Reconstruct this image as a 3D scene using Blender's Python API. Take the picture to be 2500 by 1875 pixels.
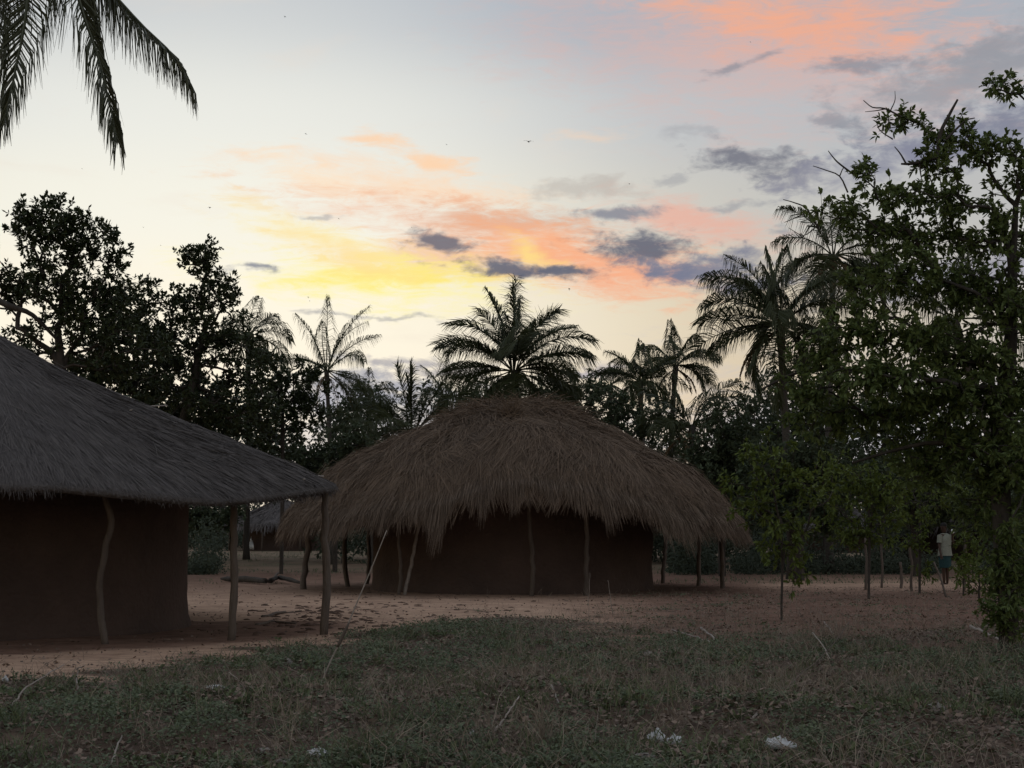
import bpy, bmesh, math, random
import numpy as np
from math import radians as rad, sin, cos, pi, atan2, sqrt
from mathutils import Vector

for o in list(bpy.data.objects):
    bpy.data.objects.remove(o)
scene = bpy.context.scene
COL = scene.collection

def s2l(c):
    return tuple((v / 255 / 12.92) if v / 255 <= 0.04045 else (((v / 255) + 0.055) / 1.055) ** 2.4 for v in c)

# ------------------------------------------------------------------ camera
CAM_H = 1.6
FPX = 4000.0                       # focal length in photo pixels (2500 wide)
HORIZON = 1286.0                   # photo row of the horizon
PITCH = math.atan((HORIZON - 937.5) / FPX)
cam_d = bpy.data.cameras.new('camera')
cam = bpy.data.objects.new('camera', cam_d)
COL.objects.link(cam)
cam.location = (0, 0, CAM_H)
cam.rotation_euler = (rad(90) + PITCH, 0, 0)
cam_d.sensor_width = 36
cam_d.lens = FPX / 2500 * 36
cam_d.clip_start = 0.1
cam_d.clip_end = 6000
scene.camera = cam
scene.render.resolution_x = 1024
scene.render.resolution_y = 768

def ray(px, py):
    a, b = px - 1250.0, 937.5 - py
    return np.array([a, FPX * cos(PITCH) - b * sin(PITCH), FPX * sin(PITCH) + b * cos(PITCH)])

def P(px, py, Y):
    """world point seen at photo pixel (px, py) at distance Y along the ground"""
    d = ray(px, py)
    return d * (Y / d[1]) + np.array([0, 0, CAM_H])

def G(px, py):
    d = ray(px, py)
    t = CAM_H / -d[2]
    return np.array([d[0] * t, d[1] * t, 0.0])

def proj(x, y, z=0.0):
    """photo pixel of a world point (vectorised)"""
    zc = z - CAM_H
    f = y * cos(PITCH) + zc * sin(PITCH)
    u = -y * sin(PITCH) + zc * cos(PITCH)
    return 1250 + FPX * x / f, 937.5 - FPX * u / f

# ------------------------------------------------------------------ world: dusk sky with clouds
SUN_AZ, SUN_EL = rad(-11.0), rad(2.0)
scene.view_settings.view_transform = 'Standard'
scene.view_settings.look = 'None'
scene.view_settings.exposure = 0.0
scene.view_settings.gamma = 1.0
scene.view_settings.use_curve_mapping = False

world = bpy.data.worlds.new('World')
scene.world = world
world.use_nodes = True
WT = world.node_tree
WT.nodes.clear()
def wn(t, **kw):
    n = WT.nodes.new(t)
    for k, v in kw.items():
        setattr(n, k, v)
    return n
def wl(a, b):
    WT.links.new(a, b)
def wmath(op, a, b=None, c=None, clamp=False):
    n = wn('ShaderNodeMath', operation=op)
    n.use_clamp = clamp
    for i, v in enumerate((a, b, c)):
        if v is None: continue
        if isinstance(v, (int, float)): n.inputs[i].default_value = v
        else: wl(v, n.inputs[i])
    return n.outputs[0]
def wmix(fac, a, b):
    n = wn('ShaderNodeMix', data_type='RGBA')
    for s, v in ((n.inputs[0], fac), (n.inputs[6], a), (n.inputs[7], b)):
        if isinstance(v, (int, float)): s.default_value = v
        elif isinstance(v, tuple): s.default_value = (*v, 1)
        else: wl(v, s)
    return n.outputs[2]
def wsmooth(v, lo, hi, a=0.0, b=1.0):
    n = wn('ShaderNodeMapRange', interpolation_type='SMOOTHSTEP')
    wl(v, n.inputs[0])
    for i, x in zip((1, 2, 3, 4), (lo, hi, a, b)): n.inputs[i].default_value = x
    return n.outputs[0]

tc = wn('ShaderNodeTexCoord')
sep = wn('ShaderNodeSeparateXYZ'); wl(tc.outputs['Generated'], sep.inputs[0])
az = wmath('ARCTAN2', sep.outputs[0], sep.outputs[1])
el = wmath('ARCSINE', sep.outputs[2])
comb = wn('ShaderNodeCombineXYZ'); wl(az, comb.inputs[0]); wl(el, comb.inputs[1])
AE = comb.outputs[0]
sky = wn('ShaderNodeTexSky', sky_type='NISHITA')
sky.sun_disc = False
sky.sun_elevation = SUN_EL
sky.sun_rotation = SUN_AZ
sky.altitude = 50
sky.air_density = 1.0; sky.dust_density = 2.0; sky.ozone_density = 1.0
NG = wn('ShaderNodeVectorMath', operation='SCALE'); wl(sky.outputs[0], NG.inputs[0]); NG.inputs['Scale'].default_value = 0.22
# high thin veil of cirrostratus: colour by elevation
ramp = wn('ShaderNodeValToRGB')
cr = ramp.color_ramp
cr.interpolation = 'EASE'
stops = [(0.0, (226, 196, 140)), (0.06, (240, 212, 160)), (0.13, (236, 218, 176)), (0.19, (214, 213, 201)),
         (0.245, (197, 204, 208)), (0.30, (171, 182, 195)), (0.55, (184, 193, 206)), (1.0, (192, 201, 216))]  # upper stops brightened as added fill light on huts and ground
elems = cr.elements
elems[0].position = stops[0][0]; elems[0].color = (*s2l(stops[0][1]), 1)
elems[1].position = stops[-1][0]; elems[1].color = (*s2l(stops[-1][1]), 1)
for p, c in stops[1:-1]:
    e = elems.new(p); e.color = (*s2l(c), 1)
wl(sep.outputs[2], ramp.inputs[0])
# veil stays almost full bright away from the sunset, added fill for the ground
sv = Vector((sin(SUN_AZ) * cos(SUN_EL), cos(SUN_AZ) * cos(SUN_EL), sin(SUN_EL)))
dotn = wn('ShaderNodeVectorMath', operation='DOT_PRODUCT'); wl(tc.outputs['Generated'], dotn.inputs[0]); dotn.inputs[1].default_value = sv
dot = dotn.outputs['Value']
back = wsmooth(dot, -0.6, 0.96, 0.97, 1.0)
bs = wn('ShaderNodeVectorMath', operation='SCALE'); wl(ramp.outputs[0], bs.inputs[0]); wl(back, bs.inputs['Scale'])
base = wmix(0.07, bs.outputs[0], NG.outputs[0])
# glow of the set sun behind the veil
gl = wsmooth(dot, 0.932, 0.997)
base = wmix(wmath('MULTIPLY', gl, 0.70), base, s2l((252, 254, 244)))
# right-hand part of the sky lies under a thin grey layer
gr = wsmooth(az, -0.10, 0.30)
base = wmix(wmath('MULTIPLY', gr, 0.62), base, s2l((172, 174, 181)))
# noise fields
def wnoise(scale, detail, rough, dist=0.0, stretch=2.2, off=0.0):
    m = wn('ShaderNodeMapping'); wl(AE, m.inputs[0])
    m.inputs['Scale'].default_value = (1, stretch, 1); m.inputs['Location'].default_value = (off, off * .7, off)
    n = wn('ShaderNodeTexNoise'); wl(m.outputs[0], n.inputs[0])
    n.inputs['Scale'].default_value = scale; n.inputs['Detail'].default_value = detail
    n.inputs['Roughness'].default_value = rough; n.inputs['Distortion'].default_value = dist
    return n
warp = wnoise(22, 4, .6)
wsub = wn('ShaderNodeVectorMath', operation='SUBTRACT'); wl(warp.outputs['Color'], wsub.inputs[0]); wsub.inputs[1].default_value = (.5, .5, .5)
wsc = wn('ShaderNodeVectorMath', operation='MULTIPLY'); wl(wsub.outputs[0], wsc.inputs[0]); wsc.inputs[1].default_value = (.045, .022, 0)
wadd = wn('ShaderNodeVectorMath', operation='ADD'); wl(AE, wadd.inputs[0]); wl(wsc.outputs[0], wadd.inputs[1])
PW = wadd.outputs[0]
fine = wmath('SUBTRACT', wnoise(55, 6, .62, .3, 2.0, 3.1).outputs[0], 0.5)
wisp = wmath('SUBTRACT', wnoise(17, 6, .6, .8, 3.6, 7.7).outputs[0], 0.5)
streak = wmath('MULTIPLY_ADD', wmath('SUBTRACT', wnoise(34, 8, .72, 1.2, 4.5, 11.3).outputs[0], 0.5), 1.1, wisp)
# loose cloud over the whole sky
gen = wnoise(9, 6, .58, .4, 3.0, 1.3)
gm = wsmooth(gen.outputs[0], 0.53, 0.78)
warmness = wsmooth(dot, 0.80, 0.99)
gcol = wmix(warmness, s2l((150, 152, 165)), s2l((236, 220, 204)))
base = wmix(wmath('MULTIPLY', gm, 0.30), base, gcol)
K = 2500 / 2212.0
def cloud(prev, cx, cy, rx, ry, rot, col, op, kind):
    """one cloud at an azimuth and elevation; kind 0 = soft wisp, 1 = crisp lump"""
    d = ray(cx * K, cy * K); d = d / np.linalg.norm(d)
    a0, e0 = atan2(d[0], d[1]), math.asin(d[2])
    m = wn('ShaderNodeMapping', vector_type='TEXTURE'); wl(PW, m.inputs[0])
    m.inputs['Location'].default_value = (a0, e0, 0)
    m.inputs['Rotation'].default_value = (0, 0, rad(rot))
    kk = (1.22 if kind else 1.3) * K / FPX
    m.inputs['Scale'].default_value = (rx * kk, ry * kk, 1)
    L = wn('ShaderNodeVectorMath', operation='LENGTH'); wl(m.outputs[0], L.inputs[0])
    v = wmath('SUBTRACT', 1.0, L.outputs['Value'])
    v = wmath('MULTIPLY_ADD', fine if kind else streak, 2.6 if kind else 1.9, v)
    mk = wsmooth(v, -0.2, 0.85) if kind else wsmooth(v, -0.4, 1.15)
    return wmix(wmath('MULTIPLY', mk, op), prev, s2l(col))
OR, PK, PE, YE = (255, 170, 124), (226, 178, 166), (255, 212, 172), (255, 244, 140)
DK, DG, BG = (104, 107, 122), (138, 141, 152), (122, 126, 146)
clouds = [
 (1640, 110, 430, 130, -8, PK, .5, 0), (1740, 45, 250, 66, -12, OR, .62, 0), (1560, 20, 160, 30, -8, (245, 175, 140), .4, 0),
 (880, 405, 270, 44, -7, (254, 218, 184), .75, 0), (690, 385, 100, 22, -18, (255, 230, 200), .55, 0), (815, 292, 44, 14, -6, PE, .8, 0),
 (935, 340, 70, 16, -12, PE, .85, 0), (540, 350, 40, 8, -14, PE, .25, 0), (1290, 290, 80, 10, -3, PE, .35, 0),
 (1050, 500, 360, 46, -7, (244, 190, 158), .75, 0), (1110, 480, 170, 30, -4, (198, 166, 150), .6, 0), (960, 560, 170, 36, -4, (248, 186, 140), .7, 0),
 (720, 525, 180, 34, -17, (255, 236, 160), .7, 0), (830, 608, 240, 44, -3, (255, 244, 150), .95, 0), (910, 598, 160, 22, 2, (255, 232, 120), .75, 0), (760, 560, 120, 26, -20, (255, 222, 160), .6, 0),
 (1200, 540, 190, 46, -18, (253, 176, 128), .85, 0), (1340, 592, 170, 44, -8, (248, 176, 140), .8, 0), (1500, 480, 170, 34, -12, (236, 176, 156), .75, 0),
 (1160, 552, 70, 20, -28, (255, 222, 140), .9, 0), (1430, 560, 90, 26, 0, (250, 180, 140), .6, 0),
 (1395, 530, 128, 30, -2, DK, .95, 1), (1105, 578, 130, 17, -5, DK, .95, 1), (1220, 592, 90, 17, -2, DK, .95, 1),
 (950, 522, 66, 17, -4, DK, .9, 1), (1335, 460, 80, 18, 1, DG, .9, 1), (1435, 588, 88, 25, -8, BG, .95, 1),
 (1550, 575, 130, 28, 7, BG, .9, 1), (1620, 612, 110, 20, 5, BG, .9, 1), (1640, 352, 120, 28, -4, (118, 120, 132), .92, 1),
 (1725, 385, 80, 28, 8, (138, 138, 150), .8, 1), (535, 580, 72, 11, -3, DG, .9, 1), (1560, 150, 48, 15, 12, DG, .7, 1),
 (1640, 122, 30, 10, 10, DG, .6, 1), (1850, 140, 80, 20, -4, DG, .75, 1), (1770, 262, 56, 10, 1, DG, .6, 1),
 (2080, 170, 240, 66, 14, (148, 150, 158), .7, 1), (2180, 100, 110, 46, 20, (150, 152, 160), .6, 1), (1480, 292, 56, 12, -4, (165, 165, 170), .5, 1),
 (2090, 295, 230, 50, 6, BG, .85, 1), (1900, 355, 190, 40, 10, (136, 138, 156), .65, 1), (1440, 395, 56, 10, 4, DG, .4, 1),
 (1590, 446, 70, 10, 5, DG, .5, 1), (1680, 496, 26, 9, 0, DG, .6, 1), (1260, 412, 110, 22, 0, (180, 172, 165), .5, 1),
 (850, 776, 80, 11, 0, (172, 168, 172), .8, 1), (790, 850, 210, 50, 0, (154, 158, 174), .85, 1), (960, 800, 120, 14, 2, (176, 170, 172), .7, 1), (900, 900, 260, 60, 0, (178, 178, 186), .7, 1),
 (1270, 800, 80, 14, 0, (168, 164, 178), .75, 1), (830, 686, 120, 5, -2, DG, .5, 1), (690, 680, 50, 7, 3, DG, .5, 1), (690, 470, 60, 6, -2, DG, .45, 1),
 (2080, 600, 270, 50, 3, (140, 142, 160), .7, 1), (1950, 960, 620, 130, 0, (192, 192, 202), .9, 0), (600, 980, 500, 60, 0, (196, 194, 200), .7, 0),
]
colr = base
for c in clouds:
    colr = cloud(colr, *c)
SKY_STRENGTH = 0.1
gain = wn('ShaderNodeVectorMath', operation='SCALE'); wl(colr, gain.inputs[0]); gain.inputs['Scale'].default_value = 1.0 / SKY_STRENGTH
bgn = wn('ShaderNodeBackground'); wl(gain.outputs[0], bgn.inputs[0]); bgn.inputs[1].default_value = SKY_STRENGTH
wo = wn('ShaderNodeOutputWorld'); wl(bgn.outputs[0], wo.inputs[0])

cy = scene.cycles
cy.max_bounces = 5; cy.diffuse_bounces = 2; cy.glossy_bounces = 1; cy.transmission_bounces = 2; cy.transparent_max_bounces = 4
world.cycles.sampling_method = 'MANUAL'; world.cycles.sample_map_resolution = 512
# the sun has all but set behind the palms: very weak and warm
sd = bpy.data.lights.new('sun', 'SUN')
sd.energy = 0.12; sd.angle = rad(6); sd.color = (1.0, 0.66, 0.38)
so = bpy.data.objects.new('sun', sd); COL.objects.link(so)
so.rotation_euler = (-sv).to_track_quat('-Z', 'Y').to_euler()
so.location = (-20, 60, 30)

# ------------------------------------------------------------------ mesh helpers
RNG = np.random.default_rng(7)

def mesh_np(name, V, F, mat=None, smooth=False):
    V = np.ascontiguousarray(V, dtype=np.float32); F = np.ascontiguousarray(F, dtype=np.int32)
    me = bpy.data.meshes.new(name)
    n, k = F.shape
    me.vertices.add(len(V)); me.vertices.foreach_set('co', V.ravel())
    me.loops.add(n * k); me.loops.foreach_set('vertex_index', F.ravel())
    me.polygons.add(n)
    me.polygons.foreach_set('loop_start', np.arange(0, n * k, k, dtype=np.int32))
    me.polygons.foreach_set('use_smooth', np.full(n, smooth, dtype=bool))
    me.update(calc_edges=True)
    me.validate()
    if mat: me.materials.append(mat)
    return me

def cat(parts):
    Vs, Fs, o = [], [], 0
    for V, F in parts:
        if len(V) == 0: continue
        Vs.append(V); Fs.append(np.asarray(F) + o); o += len(V)
    return np.concatenate(Vs), np.concatenate(Fs)

def empty(name, loc):
    o = bpy.data.objects.new(name, None); COL.objects.link(o)
    o.location = loc; o.empty_display_size = .2
    return o

def tag(o, label=None, category=None, group=None, kind=None):
    if label: o['label'] = label
    if category: o['category'] = category
    if group: o['group'] = group
    if kind: o['kind'] = kind
    return o

def part(name, VF, mat, root=None, smooth=False, kind=None, label=None, origin=None):
    """a mesh object from world-space geometry; child of root when given"""
    V, F = VF
    V = np.asarray(V, dtype=float)
    org = np.zeros(3)
    if root is not None:
        r = root
        while r is not None:
            org = org + np.array(r.location); r = r.parent
    elif origin is not None:
        org = np.asarray(origin, dtype=float)
    o = bpy.data.objects.new(name, mesh_np(name, V - org, F, mat, smooth))
    COL.objects.link(o)
    if root is not None: o.parent = root
    else: o.location = org
    if kind: o['kind'] = kind
    if label: o['label'] = label
    return o

def norm(v):
    return v / np.maximum(np.linalg.norm(v, axis=-1, keepdims=True), 1e-9)

def tube(pts, radii, sides=8, cap=True, rough=0.0, rng=RNG):
    """continuous tapered tube, quads"""
    pts = np.asarray(pts, float); n = len(pts)
    radii = np.broadcast_to(np.asarray(radii, float), (n,))
    T = np.gradient(pts, axis=0); T = norm(T)
    ref = np.array([1., 0, 0]) if abs(T[0][0]) < .8 else np.array([0, 1., 0])
    V = []
    for i in range(n):
        u = norm(np.cross(T[i], ref)); w = np.cross(T[i], u)
        a = np.arange(sides) * 2 * pi / sides
        rr = radii[i] * (1 + rough * (rng.random(sides) - .5))
        V.append(pts[i] + np.outer(np.cos(a) * rr, u) + np.outer(np.sin(a) * rr, w))
    V = np.concatenate(V)
    F = []
    for i in range(n - 1):
        for j in range(sides):
            k = (j + 1) % sides
            F.append((i * sides + j, i * sides + k, (i + 1) * sides + k, (i + 1) * sides + j))
    if cap:
        m = len(V)
        V = np.vstack([V, pts[0] , pts[-1]])
        for j in range(0, sides, 2):
            F.append((m, (j + 2) % sides, (j + 1) % sides, j))
            b = (n - 1) * sides
            F.append((m + 1, b + j, b + (j + 1) % sides, b + (j + 2) % sides))
    return V, np.array(F)

def frustums(A, B, ra, rb, sides=5):
    """many separate branch segments at once"""
    n = len(A); T = norm(B - A)
    ref = np.where(np.abs(T[:, :1]) < .8, np.array([[1., 0, 0]]), np.array([[0, 1., 0]]))
    u = norm(np.cross(T, ref)); w = np.cross(T, u)
    a = np.arange(sides) * 2 * pi / sides
    ca, sa = np.cos(a)[None, :, None], np.sin(a)[None, :, None]
    ring = ca * u[:, None, :] + sa * w[:, None, :]
    V = np.concatenate([A[:, None, :] + ring * ra[:, None, None], B[:, None, :] + ring * rb[:, None, None]], axis=1).reshape(-1, 3)
    j = np.arange(sides); k = (j + 1) % sides
    f = np.stack([j, k, k + sides, j + sides], axis=1)
    F = (np.arange(n) * 2 * sides)[:, None, None] + f[None]
    return V, F.reshape(-1, 4)

def leaves(base, dirv, length, width, up=None, fold=.25, rng=RNG, droop=0.0):
    """many lance-shaped leaves: 6 vertices, two quads folded along the midrib"""
    n = len(base)
    d = norm(dirv)
    r = rng.normal(size=(n, 3)) if up is None else up + rng.normal(size=(n, 3)) * .45
    s = norm(np.cross(d, r)); nn = np.cross(s, d)
    L = np.broadcast_to(np.asarray(length, float), (n,))[:, None]; W = np.broadcast_to(np.asarray(width, float), (n,))[:, None] * .5
    g = np.array([[0, 0, -1.]])
    def q(t, w, side):
        return base + d * L * t + s * side * W * w + nn * (fold * W * w) + g * (droop * L * t * t)
    V = np.stack([q(0, 0, 0), q(.33, .85, 1), q(.68, .9, 1), q(1, 0, 0), q(.68, .9, -1), q(.33, .85, -1)], axis=1).reshape(-1, 3)
    f = np.array([[0, 1, 2, 3], [0, 3, 4, 5]])
    F = (np.arange(n) * 6)[:, None, None] + f[None]
    return V, F.reshape(-1, 4)

def leaves4(base, dirv, length, width, up, rng):
    d = norm(dirv); n = len(base)
    sv_ = norm(np.cross(d, up + rng.normal(size=(n, 3)) * .5))
    L = np.broadcast_to(np.asarray(length, float), (n,))[:, None]; W = np.broadcast_to(np.asarray(width, float), (n,))[:, None] * .5
    V = np.stack([base, base + d * L * .5 + sv_ * W, base + d * L, base + d * L * .5 - sv_ * W], axis=1).reshape(-1, 3)
    return V, np.arange(n * 4).reshape(-1, 4)
def strands(p0, p1, p2, w, rng=RNG, tip=.25, side=None):
    """many thin blades through three points each"""
    n = len(p0)
    d = norm(p2 - p0)
    r = rng.normal(size=(n, 3)) if side is None else side
    s = norm(np.cross(d, r)) * (np.broadcast_to(np.asarray(w, float), (n,))[:, None] * .5)
    V = np.stack([p0 - s, p0 + s, p1 - s * .9, p1 + s * .9, p2 - s * tip, p2 + s * tip], axis=1).reshape(-1, 3)
    f = np.array([[0, 1, 3, 2], [2, 3, 5, 4]])
    F = (np.arange(n) * 6)[:, None, None] + f[None]
    return V, F.reshape(-1, 4)

_tab = np.random.default_rng(99).random((256, 256))
def vnoise(x, y):
    x = np.asarray(x, float); y = np.asarray(y, float)
    xi, yi = np.floor(x).astype(int), np.floor(y).astype(int)
    fx, fy = x - xi, y - yi
    fx = fx * fx * (3 - 2 * fx); fy = fy * fy * (3 - 2 * fy)
    a = _tab[xi & 255, yi & 255]; b = _tab[(xi + 1) & 255, yi & 255]
    c = _tab[xi & 255, (yi + 1) & 255]; d = _tab[(xi + 1) & 255, (yi + 1) & 255]
    return a + (b - a) * fx + (c - a) * fy + (a - b - c + d) * fx * fy
def fbm(x, y, o=4):
    v, a, t = 0, .5, 0
    for i in range(o):
        v = v + a * vnoise(x * 2 ** i + 17 * i, y * 2 ** i + 31 * i); t += a; a *= .5
    return v / t
def sstep(x, a, b):
    t = np.clip((x - a) / (b - a), 0, 1)
    return t * t * (3 - 2 * t)
def spline(pts, n):
    """Catmull-Rom through points"""
    p = np.asarray(pts, float)
    p = np.vstack([2 * p[0] - p[1], p, 2 * p[-1] - p[-2]])
    out = []
    m = len(p) - 3
    for t in np.linspace(0, m - 1e-6, n):
        i = int(t); u = t - i
        a, b, c, d = p[i:i + 4]
        out.append(.5 * (2 * b + (c - a) * u + (2 * a - 5 * b + 4 * c - d) * u * u + (3 * b - a - 3 * c + d) * u ** 3))
    return np.array(out)

# ------------------------------------------------------------------ materials
def material(name, c1, c2, scale=4.0, rough=.9, bump=0.0, bscale=30.0, island=0.0, transl=0.0, stretch=(1, 1, 1), c3=None, spec=.2, tcol=None):
    m = bpy.data.materials.new(name); m.use_nodes = True
    nt = m.node_tree; N = nt.nodes; N.clear(); L = nt.links.new
    out = N.new('ShaderNodeOutputMaterial')
    pr = N.new('ShaderNodeBsdfPrincipled')
    pr.inputs['Roughness'].default_value = rough
    pr.inputs['Specular IOR Level'].default_value = spec
    t = N.new('ShaderNodeTexCoord'); mp = N.new('ShaderNodeMapping'); mp.inputs['Scale'].default_value = stretch
    L(t.outputs['Object'], mp.inputs[0])
    nz = N.new('ShaderNodeTexNoise'); nz.inputs['Scale'].default_value = scale; nz.inputs['Detail'].default_value = 5; nz.inputs['Roughness'].default_value = .6
    L(mp.outputs[0], nz.inputs[0])
    fac = nz.outputs[0]
    if island:
        g = N.new('ShaderNodeNewGeometry')
        mx = N.new('ShaderNodeMix'); mx.data_type = 'FLOAT'; mx.inputs[0].default_value = island
        L(fac, mx.inputs[2]); L(g.outputs['Random Per Island'], mx.inputs[3]); fac = mx.outputs[0]
    rp = N.new('ShaderNodeValToRGB')
    rp.color_ramp.elements[0].position = .25 if not island else .1; rp.color_ramp.elements[0].color = (*c1, 1)
    rp.color_ramp.elements[1].position = .75 if not island else .9; rp.color_ramp.elements[1].color = (*c2, 1)
    if c3:
        e = rp.color_ramp.elements.new(.97 if island else .85); e.color = (*c3, 1)
    L(fac, rp.inputs[0]); L(rp.outputs[0], pr.inputs['Base Color'])
    if bump:
        b = N.new('ShaderNodeTexNoise'); b.inputs['Scale'].default_value = bscale; b.inputs['Detail'].default_value = 6
        L(mp.outputs[0], b.inputs[0])
        bn = N.new('ShaderNodeBump'); bn.inputs['Strength'].default_value = bump; bn.inputs['Distance'].default_value = .05
        L(b.outputs[0], bn.inputs['Height']); L(bn.outputs[0], pr.inputs['Normal'])
    sh = pr.outputs[0]
    if transl:
        tr = N.new('ShaderNodeBsdfTranslucent')
        if tcol: tr.inputs[0].default_value = (*tcol, 1)
        else: L(rp.outputs[0], tr.inputs[0])
        ms = N.new('ShaderNodeMixShader'); ms.inputs[0].default_value = transl
        L(sh, ms.inputs[1]); L(tr.outputs[0], ms.inputs[2]); sh = ms.outputs[0]
    L(sh, out.inputs[0])
    return m

M = {}
M['palm'] = material('palm leaf', (.035, .045, .018), (.065, .075, .03), 2, .55, island=.6, transl=.18, spec=.3)
M['palm_near'] = material('near palm leaf', (.04, .045, .022), (.07, .075, .035), 2, .5, island=.6, transl=.12, spec=.35)
M['palm_dry'] = material('dry palm leaf', (.10, .065, .035), (.16, .11, .06), 2, .8, island=.5, transl=.15)
M['palm_bark'] = material('palm bark', (.045, .04, .034), (.095, .082, .07), 8, .95, .6, 12, stretch=(1, 1, 4))
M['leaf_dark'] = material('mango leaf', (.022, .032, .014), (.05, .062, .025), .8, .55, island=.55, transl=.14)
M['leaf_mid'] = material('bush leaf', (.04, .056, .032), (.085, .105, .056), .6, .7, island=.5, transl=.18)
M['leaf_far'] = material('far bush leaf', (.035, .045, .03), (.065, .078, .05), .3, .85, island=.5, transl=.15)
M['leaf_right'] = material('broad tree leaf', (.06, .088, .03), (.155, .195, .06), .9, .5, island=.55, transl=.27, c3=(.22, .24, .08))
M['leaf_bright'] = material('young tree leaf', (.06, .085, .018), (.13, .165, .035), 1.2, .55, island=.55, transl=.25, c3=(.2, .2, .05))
M['bark'] = material('tree bark', (.035, .03, .025), (.08, .068, .058), 6, .95, .6, 25, stretch=(1, 1, .3))
M['wood'] = material('weathered pole wood', (.075, .058, .047), (.15, .12, .098), 5, .9, .7, 30, stretch=(1, 1, .2))
M['wood_grey'] = material('grey dry wood', (.20, .17, .145), (.36, .31, .27), 9, .9, .4, 40)
M['straw_grey'] = material('weathered grey thatch', (.07, .062, .06), (.145, .128, .12), 1.6, .95, island=.55, c3=(.22, .185, .155))
M['thatch_grey'] = material('packed grey thatch', (.075, .067, .065), (.125, .113, .108), 3, .95, .9, 20)
M['straw_brown'] = material('long brown straw', (.058, .041, .029), (.24, .17, .119), .8, .9, island=.42, c3=(.44, .335, .24), transl=.06)
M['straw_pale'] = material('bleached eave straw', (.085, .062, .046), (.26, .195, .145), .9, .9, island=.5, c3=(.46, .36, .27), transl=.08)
M['thatch_brown'] = material('packed brown thatch', (.055, .04, .03), (.10, .074, .056), 3, .95, .9, 20)
M['mud'] = material('red mud wall', (.058, .041, .034), (.10, .067, .054), .9, .97, 1.0, 12, c3=(.145, .097, .076))
M['mud_floor'] = material('beaten mud floor', (.10, .062, .048), (.17, .108, .082), 1.2, .97, .5, 15)
M['weed'] = material('creeping weed', (.066, .084, .054), (.17, .20, .115), .5, .75, island=.5, transl=.2)
M['sprig'] = material('weed sprig', (.06, .075, .04), (.15, .175, .085), .5, .7, island=.6, transl=.2, c3=(.2, .19, .11))
M['litter'] = material('dead leaves', (.08, .058, .046), (.23, .17, .13), 2, .9, island=.8)
M['drygrass'] = material('dry grass stalk', (.12, .097, .076), (.32, .26, .2), 1, .85, island=.8, transl=.1)
M['clod'] = material('earth clod', (.07, .045, .034), (.13, .085, .064), 4, 1, .5, 20)
M['stone'] = material('dusty stone', (.17, .15, .13), (.30, .265, .235), 6, .95, .6, 25)
M['plastic'] = material('white plastic litter', (.30, .29, .27), (.62, .62, .62), 12, .45, .2, 40)
M['plastic_dark'] = material('black plastic litter', (.01, .01, .012), (.03, .03, .035), 8, .35)
M['bird'] = material('bird plumage', (.03, .03, .035), (.06, .06, .065), 10, .8)
M['skin'] = material('dark skin', (.045, .026, .018), (.06, .036, .026), 8, .55)
M['hair'] = material('black hair', (.008, .007, .006), (.02, .018, .016), 60, .8)
M['shirt'] = material('pale shirt', (.17, .175, .14), (.24, .245, .2), 14, .9, .3, 30)
M['skirt'] = material('teal wrap cloth', (.012, .036, .04), (.022, .055, .056), 10, .9, .3, 25)
M['cloth_white'] = material('white cloth', (.55, .55, .52), (.72, .72, .70), 10, .9, .3, 25)

# ------------------------------------------------------------------ ground
BX = [-900, 0, 250, 500, 800, 950, 1080, 1250, 1450, 1700, 1900, 2200, 2500, 3300]
BY = [1720, 1666, 1640, 1598, 1572, 1546, 1521, 1508, 1532, 1562, 1560, 1545, 1548, 1540]
def weed_mask(x, y):
    """1 inside the weedy foreground, 0 on the bare yard"""
    px, py = proj(x, y, 0.0)
    so = sstep(px, 1300, 1600)
    return sstep(py - np.interp(px, BX, BY) + (fbm(x * 1.7, y * 1.7) - .5) * (60 + 70 * so) + (fbm(x * .5 + 8, y * .5, 2) - .5) * 40, -6 - 26 * so, 14 + 34 * so)
def greenness(x, y):
    px, py = proj(x, y, 0.0)
    g = .36 + (fbm(x * .9 + 5, y * .55 + 3, 3) - .5) * 2.0
    for cx, cy, sx, sy, a in ((1020, 1580, 300, 60, .5), (200, 1820, 300, 60, .45), (700, 1630, 250, 45, .45), (1800, 1595, 190, 30, .5),
                              (2350, 1615, 150, 35, .55), (1700, 1850, 700, 35, .35), (620, 1740, 220, 60, -.5), (2080, 1760, 260, 45, -.5),
                              (1750, 1670, 300, 60, -.25), (1150, 1730, 300, 50, -.3)):
        g = g + a * np.exp(-((px - cx) / sx) ** 2 - ((py - cy) / sy) ** 2)
    return np.clip(g, 0, 1)
mounds = [(1290, 1705, .85, .16), (590, 1740, .9, .16), (300, 1800, .9, .10), (2000, 1800, 1.2, .12), (760, 1712, .35, .10), (1700, 1760, 1.0, .08)]
mound_w = [(*G(a, b)[:2], r, h) for a, b, r, h in mounds]
def gheight(x, y):
    x = np.asarray(x, float); y = np.asarray(y, float)
    px, py = proj(x, np.maximum(y, 3), 0.0)
    w = sstep(py - np.interp(px, BX, BY), -10, 60) * sstep(30 - y, 0, 6)
    h = (fbm(x * .7, y * .7, 3) - .45) * .26 * w + (vnoise(x * 3.1, y * 3.1) - .5) * .08 * w
    for mx, my, r, a in mound_w:
        h = h + a * np.exp(-((x - mx) ** 2 + ((y - my) * .8) ** 2) / (r * r))
    h = h + (fbm(x * .8 + 40, y * .8 + 9, 3) - .5) * .05 * (1 - w) * sstep(70 - y, 0, 10)
    return h

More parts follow.
